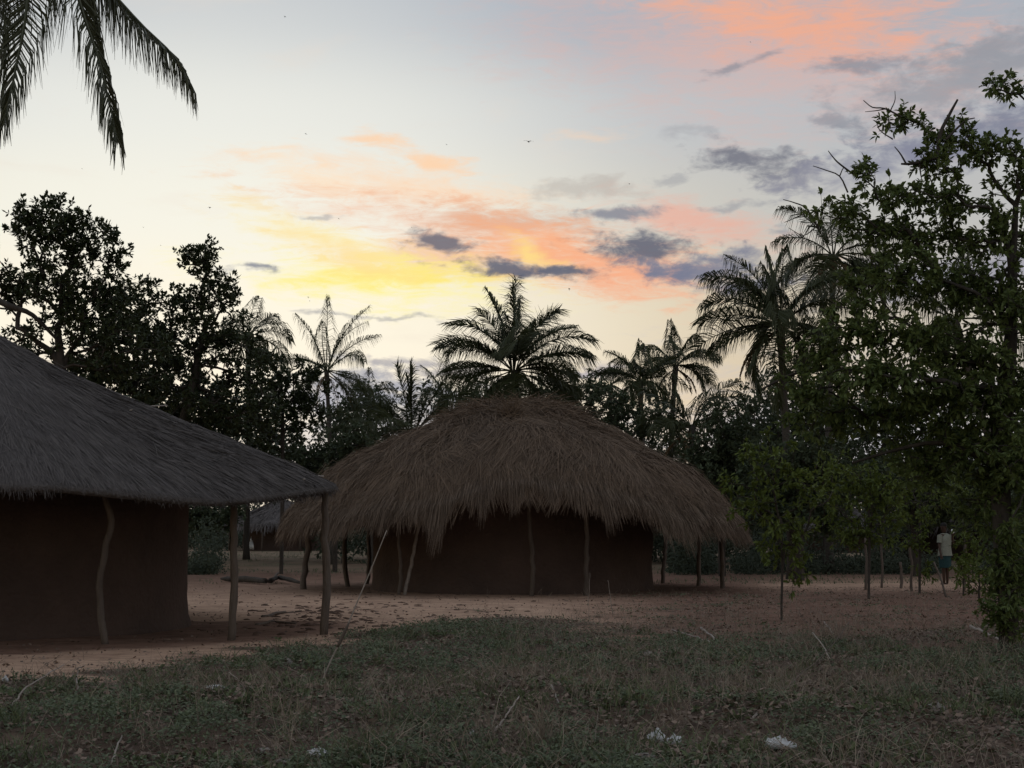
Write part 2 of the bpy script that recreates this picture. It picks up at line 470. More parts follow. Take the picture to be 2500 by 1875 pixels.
xs = np.concatenate([-np.geomspace(3000, 14, 26), np.arange(-13.5, 13.51, .15), np.geomspace(14, 3000, 26)])
ys = np.concatenate([[-3000, -600, -150, -40, -10, 0, 4, 7], np.arange(8, 34, .15), np.arange(34, 60, .4), np.geomspace(60.5, 5000, 34)])
gx, gy = np.meshgrid(xs, ys)
gz = gheight(gx, np.where(gy < 3, 3, gy)) * np.where((np.abs(gx) < 40) & (gy > 4) & (gy < 90), 1, 0)
nx, ny = len(xs), len(ys)
gi = np.arange(nx * ny).reshape(ny, nx)
gf = np.stack([gi[:-1, :-1], gi[:-1, 1:], gi[1:, 1:], gi[1:, :-1]], axis=-1).reshape(-1, 4)
ground = part('ground', (np.stack([gx, gy, gz], -1).reshape(-1, 3), gf), None, smooth=True)
tag(ground, kind='structure')
gm_ = weed_mask(gx.ravel(), np.maximum(gy.ravel(), 8.0))
px_, py_ = proj(gx.ravel(), np.maximum(gy.ravel(), 3), 0.0)
pathm = (1 - gm_) * sstep(1750 - px_, 0, 500) * sstep(py_, 1395, 1480)          # swept pale sand of the yard
pathm = np.maximum(pathm, (1 - gm_) * .9 * np.exp(-((py_ - 1425) / 16) ** 2) * sstep(px_, 1750, 1950))
pathm = pathm * (1 - .9 * sstep(6.3 - np.hypot(gx.ravel() + 8.9, gy.ravel() - 26.5), -.25, .35) * (gy.ravel() < 28))  # darker soil under the near hut's eave, roof shade put into the colour
farg = sstep(gy.ravel(), 52, 66)                                               # thin grass beyond the yard
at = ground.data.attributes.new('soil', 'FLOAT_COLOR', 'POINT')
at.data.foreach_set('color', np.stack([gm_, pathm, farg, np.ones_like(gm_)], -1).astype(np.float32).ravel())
def ground_material():
    m = bpy.data.materials.new('red sandy soil'); m.use_nodes = True
    nt = m.node_tree; N = nt.nodes; L = nt.links.new
    pr = N['Principled BSDF']; pr.inputs['Roughness'].default_value = 1; pr.inputs['Specular IOR Level'].default_value = .1
    a = N.new('ShaderNodeAttribute'); a.attribute_name = 'soil'
    s = N.new('ShaderNodeSeparateColor'); L(a.outputs['Color'], s.inputs[0])
    t = N.new('ShaderNodeTexCoord')
    def noise(sc, st=(1, 1, 1), det=6, ro=.6):
        mp = N.new('ShaderNodeMapping'); mp.inputs['Scale'].default_value = st; L(t.outputs['Object'], mp.inputs[0])
        n = N.new('ShaderNodeTexNoise'); n.inputs['Scale'].default_value = sc; n.inputs['Detail'].default_value = det; n.inputs['Roughness'].default_value = ro
        L(mp.outputs[0], n.inputs[0]); return n.outputs[0]
    def rampc(f, c1, c2, p1=.3, p2=.7):
        r = N.new('ShaderNodeValToRGB'); r.color_ramp.elements[0].position = p1; r.color_ramp.elements[1].position = p2
        r.color_ramp.elements[0].color = (*c1, 1); r.color_ramp.elements[1].color = (*c2, 1); L(f, r.inputs[0]); return r.outputs[0]
    def mix(f, A, B):
        n = N.new('ShaderNodeMix'); n.data_type = 'RGBA'; L(f, n.inputs[0]); L(A, n.inputs[6]); L(B, n.inputs[7]); return n.outputs[2]
    n1, n2 = noise(.9, (1, 1.6, 1)), noise(5.0, (.55, 1.5, 1), 7, .7)
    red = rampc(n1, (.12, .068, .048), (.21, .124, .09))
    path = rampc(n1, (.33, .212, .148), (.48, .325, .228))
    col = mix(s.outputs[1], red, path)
    spots = rampc(n2, (0, 0, 0), (1, 1, 1), .50, .66)
    dark = N.new('ShaderNodeMix'); dark.data_type = 'RGBA'; dark.blend_type = 'MULTIPLY'; dark.inputs[0].default_value = 1
    spc = rampc(n2, (1.15, 1.15, 1.15), (.5, .48, .46), .46, .70)
    L(col, dark.inputs[6]); L(spc, dark.inputs[7]); col = dark.outputs[2]
    veg = rampc(noise(1.6), (.07, .05, .038), (.15, .105, .078))
    col = mix(s.outputs[0], col, veg)
    far = rampc(noise(.35), (.10, .09, .058), (.22, .145, .10))
    col = mix(s.outputs[2], col, far)
    L(col, pr.inputs['Base Color'])
    b = N.new('ShaderNodeBump'); b.inputs['Strength'].default_value = .8; b.inputs['Distance'].default_value = .06
    L(noise(14, det=8, ro=.7), b.inputs['Height']); L(b.outputs[0], pr.inputs['Normal'])
    return m
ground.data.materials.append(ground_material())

# ------------------------------------------------------------------ huts
def pole(pts, r0, r1, sides=8, n=14, rng=RNG):
    p = spline(pts, n)
    p = p + np.concatenate([np.zeros((1, 3)), rng.normal(size=(n - 2, 3)) * r0 * .22 * np.array([1, 1, 0]), np.zeros((1, 3))])
    return tube(p, np.linspace(r0, r1, n), sides, True, .22, rng)

def lumps(x, y, amp, seed):
    return ((fbm(x * 1.3 + seed * 10, y * 1.3, 4) - .5) * 4 + (fbm(x * .5 + seed * 7, y * .5 + 3, 2) - .5) * 3) * amp

def roof_shell(C, Rf, zf, za, prof, thick, nt=160, nr=34, amp=.03, seed=3):
    """thatched dome or cone as a closed shell. Rf, zf: eave radius and height by angle"""
    th = np.linspace(-pi, pi, nt, endpoint=False); u = np.linspace(0, 1, nr)
    TT, UU = np.meshgrid(th, u)
    R = Rf(TT) * UU
    x, y = C[0] + R * np.cos(TT), C[1] + R * np.sin(TT)
    z = zf(TT) + (za - zf(TT)) * prof(UU)
    nz = lumps(x, y, amp, seed)
    top = np.stack([x, y, z + nz], -1)
    bot = top - np.array([0, 0, 1]) * (thick * (.6 + .4 * UU[..., None])) - np.stack([np.cos(TT), np.sin(TT), 0 * TT], -1) * .03 * UU[..., None]
    V = np.concatenate([top.reshape(-1, 3), bot.reshape(-1, 3)])
    ix = np.arange(nt * nr).reshape(nr, nt); nx_ = np.roll(ix, -1, axis=1)
    f1 = np.stack([ix[:-1], ix[1:], nx_[1:], nx_[:-1]], -1).reshape(-1, 4)
    o = nt * nr
    f2 = np.stack([ix[:-1] + o, nx_[:-1] + o, nx_[1:] + o, ix[1:] + o], -1).reshape(-1, 4)
    f3 = np.stack([ix[-1], ix[-1] + o, nx_[-1] + o, nx_[-1]], -1).reshape(-1, 4)
    return V, np.concatenate([f1, f2, f3])

def roof_point(C, Rf, zf, za, prof, th, u, lump_amp=None):
    R = Rf(th) * np.minimum(u, 1.0)
    over = np.maximum(u - 1.0, 0) * Rf(th)
    x, y = C[0] + (R + over * .55) * np.cos(th), C[1] + (R + over * .55) * np.sin(th)
    z = zf(th) + (za - zf(th)) * prof(np.minimum(u, 1.0)) - over * 1.0
    if C is C2_: z = z + lumps(x, y, .085, 5)
    elif C is C1_: z = z + lumps(x, y, .03, 3)
    return np.stack([x, y, z], -1)

C1_ = C2_ = None
def mud_wall(C, R, h, seed=0, nt=120, nh=22, wob=.03):
    th = np.linspace(-pi, pi, nt, endpoint=False); zz = np.linspace(-.1, h, nh)
    TT, ZZ = np.meshgrid(th, zz)
    r = R + (fbm(TT * 6 + seed, ZZ * 1.6 + seed, 4) - .5) * wob * 3 + .05 * sstep(.25 - ZZ, 0, .25)
    V = np.stack([C[0] + r * np.cos(TT), C[1] + r * np.sin(TT), ZZ], -1).reshape(-1, 3)
    ix = np.arange(nt * nh).reshape(nh, nt); nx_ = np.roll(ix, -1, axis=1)
    return V, np.stack([ix[:-1], nx_[:-1], nx_[1:], ix[1:]], -1).reshape(-1, 4)

def ang_interp(deg, val):
    d = np.radians(np.array(deg, float)); v = np.array(val, float)
    d2 = np.concatenate([d - 2 * pi, d, d + 2 * pi]); v2 = np.concatenate([v, v, v])
    def f(t):
        return np.interp(t, d2, v2)
    th = np.linspace(-pi, pi, 721)
    sm = f(th); k = np.hanning(31); k /= k.sum()
    sm = np.convolve(np.concatenate([sm[-41:-1], sm, sm[1:41]]), k, 'same')[40:-40]
    return lambda t: np.interp((np.asarray(t) + pi) % (2 * pi) - pi, th, sm)

# --- near hut on the left, old grey thatch
C1 = C1_ = np.array([-8.9, 26.5])
R1 = ang_interp([-180, -90, -60, -50, -35, -21, -10, 0, 25, 90], [5.9, 5.9, 5.9, 5.95, 6.35, 6.72, 6.25, 5.9, 5.85, 5.9])
Z1 = ang_interp([-180, -95, -75, -55, -42, -35, -21, 0, 90], [2.12, 2.17, 2.17, 2.14, 1.98, 1.98, 2.2, 2.24, 2.12])
prof1 = lambda u: (1 - u) * (1 - .06 * np.sin(u * pi)) 
ZA1 = 5.0
hut1 = tag(empty('mud_hut', (C1[0], C1[1], 0)), 'round red mud hut under a smooth grey thatched cone roof, nearest at left', 'hut', 'huts of the homestead')
part('wall', mud_wall(C1, 3.62, 2.75, 1), M['mud'], hut1, True)
roof1 = part('roof', roof_shell(C1, R1, Z1, ZA1, prof1, .085, amp=.03), M['thatch_grey'], hut1, True)
rng = np.random.default_rng(11)
def straw_layer(C, Rf, zf, za, prof, n, lmin, lmax, w, lift, ang, seed, umax=1.0, clump=0.0, sag=0.0, th_rng=(-pi, pi), ulim=9.0):
    rng = np.random.default_rng(seed)
    th = rng.uniform(*th_rng, n); fr_ = rng.random(n) < .6
    th = np.where(fr_, rng.uniform(-pi - .25, .25, n), th); u = np.sqrt(rng.uniform(.0004, 1, n)) * umax
    L = rng.uniform(lmin, lmax, n)
    R = Rf(th)
    cl = (fbm(th * 9 + seed, u * 5, 3) - .5)
    dth = (rng.normal(size=n) * ang + cl * clump) * L / np.maximum(R * u, .5)
    du = np.minimum(L / R * .93, np.maximum(ulim - u + rng.normal(size=n) * .006, .01))
    lf = rng.uniform(.1, 1, n)[:, None] * lift + np.maximum(cl, 0)[:, None] * lift * 1.5
    up = np.array([[0, 0, 1.]])
    p0 = roof_point(C, Rf, zf, za, prof, th, u) + up * lf * .2
    p1 = roof_point(C, Rf, zf, za, prof, th + dth * .5, u + du * .5) + up * lf
    p2 = roof_point(C, Rf, zf, za, prof, th + dth, u + du) + up * lf * .9 - up * sag * rng.random((n, 1))
    ew = rng.uniform(.6, 1.3, n) * w
    side = np.stack([np.cos(th) * .6, np.sin(th) * .6, np.ones(n)], -1) + rng.normal(size=(n, 3)) * .5
    return strands(p0, p1, p2, ew, rng, .4, side)
V1 = straw_layer(C1, R1, Z1, ZA1, prof1, 62000, .25, .7, .0085, .018, .06, 5, .985, ulim=1.004)
V2 = straw_layer(C1, R1, Z1, ZA1, prof1, 1500, .3, .7, .010, .045, .3, 6, .95, ulim=1.0)
th = rng.uniform(-pi, pi, 9000)                                              # ragged fringe below the eave
e0 = roof_point(C1, R1, Z1, ZA1, prof1, th, np.full(9000, .985)) - np.array([[0, 0, .08]]) * rng.random((9000, 1))
out_ = np.stack([np.cos(th), np.sin(th), 0 * th], -1)
fl = rng.uniform(.02, .12, (9000, 1)) * (.5 + vnoise(th * 14, th * 0))[:, None]
e1 = e0 + out_ * fl * .5 - np.array([[0, 0, 1]]) * fl * .5
e2 = e0 + out_ * fl * .75 - np.array([[0, 0, 1]]) * fl * 1.15 + rng.normal(size=(9000, 3)) * .02
V3 = strands(e0, e1, e2, .009, rng)
part('straw', cat([V1, V2, V3]), M['straw_grey'], roof1, kind='stuff')
# veranda posts
for px, py, tx, ty, bend, r in ((258, 1573, 252, 1195, ((272, 1280), (243, 1420)), .052), (562, 1562, 571, 1228, ((572, 1300), (574, 1420)), .06),
                                (790, 1549, 793, 1196, ((792, 1300), (798, 1400)), .064)):
    b = G(px, py); Y = b[1]
    pts = [b - np.array([0, 0, .1])] + [P(x, y, Y) for x, y in reversed(bend)] + [P(tx, ty, Y)]
    part('post', pole(pts, r, r * .8), M['wood'], hut1, True)
for a in (-78, -105, 90, 130, 170, -140):                              # posts round the rest of the veranda
    t = rad(a); r = R1(t) - .45; b = np.array([C1[0] + r * cos(t), C1[1] + r * sin(t), -.1])
    part('post', pole([b, b + [.04, .02, 1.1], b + [0, .03, float(Z1(t)) + .02]], .065, .055), M['wood'], hut1, True)
def on_roof1(px, py):
    for Y in np.arange(19.5, 27, .02):
        q = P(px, py, Y); v = q[:2] - C1; r = np.hypot(*v); t = atan2(v[1], v[0])
        if r < R1(t) and roof_point(C1, R1, Z1, ZA1, prof1, np.array([t]), np.array([r / R1(t)]))[0][2] > q[2] - .03: return q
    return q
for (a, b, c, d, r) in ((318, 1002, 408, 990, .014), (742, 1170, 790, 1163, .018)):
    qa, qb = on_roof1(a, b), on_roof1(c, d)
    part('roof_pole', pole([qa, (qa + qb) / 2 + [0, -.02, .02], qb], r, r * .7, 6, 8), M['wood_grey'], roof1, True)

# --- second hut in the middle, shaggy brown straw
C2 = C2_ = np.array([0.02, 42.6])
R2 = ang_interp([-180, -135, -100, -88, -75, -45, -20, 0, 90], [5.75, 5.7, 5.6, 5.45, 5.6, 5.8, 5.85, 5.8, 5.8])
Z2 = ang_interp([-180, -150, -120, -105, -95, -86, -77, -62, -45, -20, 0, 90], [1.72, 1.76, 1.86, 2.1, 2.42, 2.56, 2.38, 2.02, 1.74, 1.65, 1.65, 1.7])
up_ = np.array([0, .11, .21, .305, .39, .466, .593, .72, .814, .897, .966, 1.0])
zp_ = np.array([1.0, .985, .93, .85, .775, .70, .60, .49, .38, .245, .11, 0])
prof2 = lambda u: np.interp(u, up_, zp_)
ZA2 = 4.78
hut2 = tag(empty('mud_hut', (C2[0], C2[1], 0)), 'round mud hut under a shaggy brown straw dome roof in the middle', 'hut', 'huts of the homestead')
part('wall', mud_wall(C2, 3.6, 2.6, 8), M['mud'], hut2, True)
roof2 = part('roof', roof_shell(C2, R2, Z2, ZA2, prof2, .16, amp=.085, seed=5), M['thatch_brown'], hut2, True)
S1 = straw_layer(C2, R2, Z2, ZA2, prof2, 62000, .5, 1.2, .0115, .09, .10, 21, .93, clump=1.7)
S2 = straw_layer(C2, R2, Z2, ZA2, prof2, 12000, .6, 1.4, .013, .17, .22, 22, .85, clump=2.2)
rng = np.random.default_rng(23)
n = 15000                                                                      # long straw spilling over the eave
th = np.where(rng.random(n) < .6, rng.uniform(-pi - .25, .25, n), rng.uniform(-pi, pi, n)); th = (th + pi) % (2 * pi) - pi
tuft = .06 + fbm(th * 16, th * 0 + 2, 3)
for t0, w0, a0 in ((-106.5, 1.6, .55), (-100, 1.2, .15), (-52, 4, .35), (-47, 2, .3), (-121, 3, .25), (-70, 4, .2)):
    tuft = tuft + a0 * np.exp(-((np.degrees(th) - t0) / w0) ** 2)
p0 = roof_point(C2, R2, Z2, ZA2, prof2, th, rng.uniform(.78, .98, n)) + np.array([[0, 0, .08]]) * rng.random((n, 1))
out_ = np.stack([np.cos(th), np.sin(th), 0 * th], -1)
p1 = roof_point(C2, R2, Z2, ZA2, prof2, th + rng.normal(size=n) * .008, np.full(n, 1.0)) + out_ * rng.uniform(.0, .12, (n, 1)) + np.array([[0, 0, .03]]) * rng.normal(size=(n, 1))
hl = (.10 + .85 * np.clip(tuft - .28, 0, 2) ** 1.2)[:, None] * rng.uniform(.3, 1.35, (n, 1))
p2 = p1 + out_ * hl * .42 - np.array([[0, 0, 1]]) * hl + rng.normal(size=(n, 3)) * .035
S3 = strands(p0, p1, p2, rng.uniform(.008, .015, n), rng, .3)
# tangled top
n = 5000
th = rng.uniform(-pi, pi, n); u = rng.uniform(.02, .34, n)
q0 = roof_point(C2, R2, Z2, ZA2, prof2, th, u)
dv = np.stack([np.cos(th + rng.normal(size=n) * .9), np.sin(th + rng.normal(size=n) * .9), rng.normal(size=n) * .25 + .12], -1)
L = rng.uniform(.25, .7, (n, 1))
S4 = strands(q0, q0 + dv * L * .5 + np.array([[0, 0, .05]]), q0 + dv * L - np.array([[0, 0, .12]]) * rng.random((n, 1)), .016, rng)
# the stuck-out bundle on the front slope
n = 260
c = roof_point(C2, R2, Z2, ZA2, prof2, np.array([rad(-91)]), np.array([.40]))[0]
f0 = c + rng.normal(size=(n, 3)) * [.12, .1, .05]; aa = rng.uniform(rad(30), rad(150), n)
f2 = f0 + np.stack([np.cos(aa) * .45, -.15 + rng.normal(size=n) * .1, np.sin(aa) * .42], -1) * rng.uniform(.4, 1.1, (n, 1))
S5 = strands(f0, (f0 + f2) / 2 + [0, 0, .03], f2, .016, rng)
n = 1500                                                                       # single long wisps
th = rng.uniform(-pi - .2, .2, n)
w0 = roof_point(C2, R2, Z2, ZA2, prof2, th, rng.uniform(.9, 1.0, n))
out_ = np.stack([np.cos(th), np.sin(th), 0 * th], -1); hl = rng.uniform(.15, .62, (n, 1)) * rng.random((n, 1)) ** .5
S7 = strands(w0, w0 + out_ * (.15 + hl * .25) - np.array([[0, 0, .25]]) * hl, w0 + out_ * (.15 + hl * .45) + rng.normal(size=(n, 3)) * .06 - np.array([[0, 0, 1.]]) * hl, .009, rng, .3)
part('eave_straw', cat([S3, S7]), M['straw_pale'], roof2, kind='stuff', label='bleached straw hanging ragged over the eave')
S6 = straw_layer(C2, R2, Z2, ZA2, prof2, 1600, .5, 1.1, .012, .32, .4, 29, .9, clump=2.0)
part('straw', cat([S1, S2, S4, S5, S6]), M['straw_brown'], roof2, kind='stuff')
for px, py, tx, ty, bend, r in ((742, 1440, 752, 1238, ((755, 1290), (745, 1370)), .085), (850, 1433, 848, 1262, ((844, 1300), (842, 1380)), .065),
                                (975, 1452, 976, 1262, ((974, 1320), (977, 1390)), .045), (1297, 1455, 1290, 1208, ((1294, 1300), (1301, 1380)), .055),
                                (1432, 1455, 1431, 1232, ((1432, 1320), (1430, 1390)), .06), (1617, 1424, 1626, 1290, ((1625, 1330), (1620, 1380)), .06),
                                (1763, 1437, 1760, 1290, ((1761, 1330), (1764, 1390)), .06)):
    b = G(px, py); Y = b[1]
    pts = [b - np.array([0, 0, .1])] + [P(x, y, Y) for x, y in reversed(bend)] + [P(tx, ty, Y)]
    part('post', pole(pts, r, r * .85), M['wood'], hut2, True)
for a in (20, 60, 100, 140):
    t = rad(a); b = np.array([C2[0] + 5.3 * cos(t), C2[1] + 5.3 * sin(t), -.1])
    part('post', pole([b, b + [.05, .02, 1.0], b + [0, .03, 1.95]], .06, .05), M['wood'], hut2, True)
g0 = G(988, 1452)
part('leaning_pole', pole([g0 - [0, 0, .05], (g0 + P(1026, 1262, g0[1] + .35)) / 2, P(1026, 1262, g0[1] + .35)], .045, .035), M['wood_grey'], hut2, True, label='pale pole leaning under the eave of the straw roof')

# --- far huts half hidden in the trees
def far_hut(px, Y, Rw, Rr, hz, za, mat_r, label, seed):
    x = (px - 1250) / FPX * Y / 1.0
    C = np.array([x, Y])
    h = tag(empty('far_hut', (C[0], C[1], 0)), label, 'hut', 'huts of the homestead')
    part('wall', mud_wall(C, Rw, hz + .35, seed, 48, 8), M['mud'], h, True)
    rf = part('roof', roof_shell(C, lambda t: Rr + 0 * t, lambda t: hz + 0 * t, za, prof1, .15, 64, 12, .05, seed), M['thatch_grey'], h, True)
    part('straw', straw_layer(C, lambda t: Rr + 0 * t, lambda t: hz + 0 * t, za, prof1, 5000, .4, .9, .04, .08, .2, seed), M['straw_grey'], rf, kind='stuff')
    for k in range(9):
        t = k * 2 * pi / 9 + .3; b = np.array([C[0] + (Rr - .4) * cos(t), C[1] + (Rr - .4) * sin(t), -.05])
        part('post', tube([b, b + [.03, 0, .9], b + [0, 0, hz + .05]], .07, 6), M['wood'], h, True)
far_hut(690, 112, 2.6, 4.0, 1.75, 3.6, M['thatch_grey'], 'small distant hut with blue-grey thatch seen between the near veranda posts', 31)
far_hut(2040, 104, 2.3, 3.4, 1.55, 3.4, M['thatch_grey'], 'small dark distant hut seen left of the fence stakes', 32)
far_hut(2345, 82, 3.0, 4.2, 1.75, 4.0, M['thatch_grey'], 'distant dark red mud hut right behind the standing person', 33)

# ------------------------------------------------------------------ palms
def frond_mesh(pts, Lmax, npairs, w, rng, hang=.55, t0=.16, r0=.03, ragged=.12, fw=1.0, lift=.35, twist=0.0):
    """coconut frond along a given midrib line: midrib tube and leaflets on both sides"""
    m = 18
    p = spline(pts, m) if len(pts) != m else np.asarray(pts)
    seg = np.linalg.norm(np.diff(p, axis=0), axis=1); cum = np.concatenate([[0], np.cumsum(seg)]); tt = cum / cum[-1]
    T = norm(np.gradient(p, axis=0))
    mid = tube(p, np.linspace(r0, r0 * .18, m), 5, False)
    t = np.repeat(np.linspace(t0, .995, npairs), 2); sgn = np.tile([1., -1.], npairs)
    t = np.clip(t + rng.normal(size=len(t)) * .006, t0, 1)
    keep = rng.random(len(t)) > ragged * .5
    t, sgn = t[keep], sgn[keep]
    B = np.stack([np.interp(t, tt, p[:, k]) for k in range(3)], -1)
    D = norm(np.stack([np.interp(t, tt, T[:, k]) for k in range(3)], -1))
    up = np.array([[0, 0, 1.]])
    side = np.cross(D, up); sl = np.linalg.norm(side, axis=1, keepdims=True)
    side = np.where(sl > .15, side / np.maximum(sl, 1e-6), norm(np.cross(D, np.array([[.3, .9, .1]]))))
    nrm = np.cross(side, D)
    tw_ = (twist * np.clip((t - t0) / .5, 0, 1))[:, None]
    side, nrm = side * np.cos(tw_) + nrm * np.sin(tw_), nrm * np.cos(tw_) - side * np.sin(tw_)
    prof = np.interp(t, [t0, .3, .5, .75, 1.0], [.62, .95, 1.0, .8, .42]) * rng.uniform(.82, 1.1, len(t))
    prof = np.where(rng.random(len(t)) < ragged, prof * rng.uniform(.4, .9, len(t)), prof)
    L = (Lmax * prof)[:, None]
    fwd = np.interp(t, [0, .6, 1], [.35, .62, 1.6])[:, None] * fw
    d0 = norm(side * sgn[:, None] + D * fwd + nrm * lift + rng.normal(size=B.shape) * .09 - np.array([[0, 0, 1.]]) * max(0, hang - .7) * 3)
    d1 = norm(d0 * (1 - hang) + np.array([[0, 0, -1.]]) * hang + rng.normal(size=B.shape) * .07)
    q1 = B + d0 * L * .4; q2 = q1 + d1 * L * .6
    lf = strands(B, q1, q2, w, rng, .15, D + rng.normal(size=B.shape) * .35)
    return cat([mid, lf])

def arc(c, az, el, L, droop, rng, sway=.1):
    m = 18
    pts = [np.array(c, float)]; a = az
    for i in range(m - 1):
        t = i / (m - 1)
        e = el - droop * t ** 1.25
        a += rng.normal() * .01 + sway / m
        pts.append(pts[-1] + np.array([cos(e) * cos(a), cos(e) * sin(a), sin(e)]) * L / (m - 1))
    return np.array(pts)

def palm(label, px, py, Y, L, explicit, nrand, seed, npairs=56, base_dx=0.0, mat='palm', w=.05, Lf=.75, el_rng=(5, 80), trunk_r=.13, hang=.55, dead=4, fl=1.0):
    rng = np.random.default_rng(seed)
    c = P(px, py, Y)
    base = np.array([c[0] + base_dx, Y + rng.normal() * .4, 0.0])
    root = tag(empty('coconut_palm', tuple(base)), label, 'palm tree', 'coconut palms on the skyline')
    tp = spline([base - [0, 0, .2], base + [base_dx * -.08, 0, c[2] * .35], base + [-base_dx * .55, 0, c[2] * .7], c], 16)
    n = len(tp); rad_ = np.linspace(trunk_r * 1.15, trunk_r * .8, n); rad_[0] *= 1.5; rad_[-2:] *= 1.3
    part('trunk', tube(tp, rad_, 9, True, .12, rng), M['palm_bark'], root, True)
    fr = [(rad(a), rad(e), l, rad(d)) for a, e, l, d in explicit]
    for i in range(nrand):
        a = i * 2.39996 + rng.normal() * .15; e = rad(rng.uniform(*el_rng))
        fr.append((a, e, L * rng.uniform(.85, 1.1), rad(rng.uniform(45, 85)) * (1.1 - .35 * e / rad(90))))
    for a, e, l, d in fr:
        o = c + np.array([cos(a), sin(a), 0]) * trunk_r * .6
        part('frond', frond_mesh(arc(o, a + rng.normal() * .12, e + rng.normal() * .06, l * fl * rng.uniform(.85, 1.1), d * rng.uniform(.8, 1.35), rng, rng.normal() * .35), Lf * rng.uniform(1.25, 1.65), int(npairs * 1.6), w * .72, rng, float(np.clip(hang + .04 + rng.normal() * .14, .2, .85)), r0=.03, ragged=rng.uniform(.1, .35), lift=rng.uniform(.0, .3), twist=float(rng.choice([-1, 1])) * rng.uniform(.5, 1.25)), M[mat], root)
    for k in range(dead):
        a = rng.uniform(0, 2 * pi)
        part('dead_frond', frond_mesh(arc(c - [0, 0, .15], a, rad(-25), L * .7, rad(55), rng), Lf * .6, 30, w * .8, rng, .8, r0=.03, ragged=.4), M['palm_dry'], root)
    return root

palm('large coconut palm with a full crown rising behind the shaggy straw roof', 1255, 905, 62, 3.6,
     [(90, 89, 3.7, 8), (180, 84, 3.4, 25), (10, 80, 3.5, 40), (175, 70, 3.5, 95), (185, 58, 3.3, 95), (180, 40, 3.5, 62), (170, 12, 3.2, 30),
      (0, 66, 3.6, 80), (-8, 52, 3.6, 82), (5, 36, 3.3, 70), (-10, 14, 2.9, 55), (270, 80, 3.4, 20), (80, 80, 3.5, 22), (190, 2, 2.9, 25), (0, -6, 2.8, 35), (-20, 75, 3.3, 60), (200, 78, 3.0, 45), (255, 66, 3.2, 70),
      (180, -22, 3.0, 30), (0, -26, 3.0, 30), (215, -40, 2.6, 30), (-30, -42, 2.6, 25), (270, -30, 2.4, 40), (245, -55, 2.4, 20), (-70, -50, 2.4, 20)],
     6, 101, 64, .4, el_rng=(-10, 55), Lf=.8, hang=.5, fl=.9)
palm('slim coconut palm with upswept thin fronds right of the dark mango trees', 797, 905, 70, 3.0,
     [(90, 88, 3.1, 12), (178, 72, 3.0, 25), (5, 74, 3.1, 40), (0, 55, 3.0, 50), (182, 42, 2.6, 75), (-5, 38, 2.5, 95), (170, 30, 2.4, 80), (20, 68, 2.9, 60), (-10, -20, 1.9, 40), (190, -30, 1.7, 30), (10, -45, 1.9, 20), (250, 70, 2.8, 40)],
     3, 102, 50, .25, Lf=.55, w=.035, el_rng=(-30, 20), trunk_r=.1)
palm('small distant palm just right of the slim upswept palm', 900, 968, 92, 2.0, [(90, 86, 1.9, 15), (0, 60, 1.9, 60), (180, 62, 1.9, 60)], 9, 103, 32, Lf=.5, w=.05, el_rng=(-25, 60), trunk_r=.12)
palm('young palm with stiff upright fronds left of the straw roof peak', 1005, 1062, 66, 3.4,
     [(178, 77, 3.3, 14), (90, 88, 3.1, 6), (95, 84, 3.0, 10), (2, 76, 3.3, 12), (8, 64, 3.4, 18), (182, 58, 2.4, 30), (185, 46, 2.6, -8), (0, 55, 3.0, 40), (270, 82, 2.8, 14)],
     3, 104, 52, Lf=.6, w=.05, el_rng=(20, 60), trunk_r=.16, hang=.25, dead=0)
palm('thin ragged palm between the young upright palm and the large central palm', 1088, 968, 84, 2.0, [(90, 86, 1.9, 12), (0, 70, 2.0, 40), (180, 72, 1.9, 40)], 8, 105, 34, Lf=.5, w=.045, el_rng=(-10, 60))
palm('drooping palm half hidden by the large mango trees', 606, 822, 80, 2.6, [(0, 55, 2.4, 110), (5, 30, 2.3, 90), (90, 80, 2.4, 40)], 8, 106, 40, Lf=.7, el_rng=(-10, 60))
palm('shaggy palm with short fronds right of the straw roof', 1562, 930, 72, 2.0, [(150, 62, 2.0, 70), (180, 70, 2.1, 60), (30, 58, 1.8, 80), (90, 86, 1.9, 20), (185, 30, 1.8, 60)], 12, 107, 44, .2, Lf=.6, el_rng=(-25, 65))
palm('ragged palm with an upright spear left of the tall right palms', 1650, 892, 76, 2.2, [(120, 88, 2.2, 8), (100, 84, 2.1, 10), (20, 72, 2.3, 80), (0, 60, 2.3, 90), (10, 35, 2.0, 80), (178, 60, 1.8, 70)], 9, 108, 44, -.2, Lf=.6, el_rng=(-25, 45))
palm('tall dark palm with heavy drooping fronds beside the large right tree', 1905, 792, 50, 2.7,
     [(180, 64, 2.9, 95), (178, 48, 2.6, 85), (185, 24, 2.5, 55), (175, 5, 2.6, 45), (190, -6, 2.5, 30), (120, 84, 2.6, 15), (185, 78, 2.7, 45), (0, 70, 2.7, 70), (5, 40, 2.5, 80), (0, 5, 2.3, 60), (-5, -30, 1.8, 40), (260, 75, 2.4, 35), (95, 70, 2.6, 40)],
     10, 109, 60, .3, Lf=.75, el_rng=(-35, 70))
palm('tallest palm rising behind the bare twigs of the right tree', 2035, 622, 56, 2.6,
     [(175, 74, 2.5, 85), (180, 50, 2.4, 85), (0, 60, 2.6, 95), (5, 35, 2.6, 80), (90, 84, 2.4, 20), (-10, 5, 2.4, 60), (190, 10, 2.2, 60), (-20, -30, 2.0, 30), (0, -50, 2.0, 10)],
     8, 110, 54, -.3, Lf=.75, el_rng=(-35, 60))
palm('tiny far palm low on the skyline above the right roof slope', 1490, 940, 98, 1.6, [(90, 85, 1.6, 20)], 10, 111, 28, Lf=.45, w=.05, el_rng=(-20, 70))
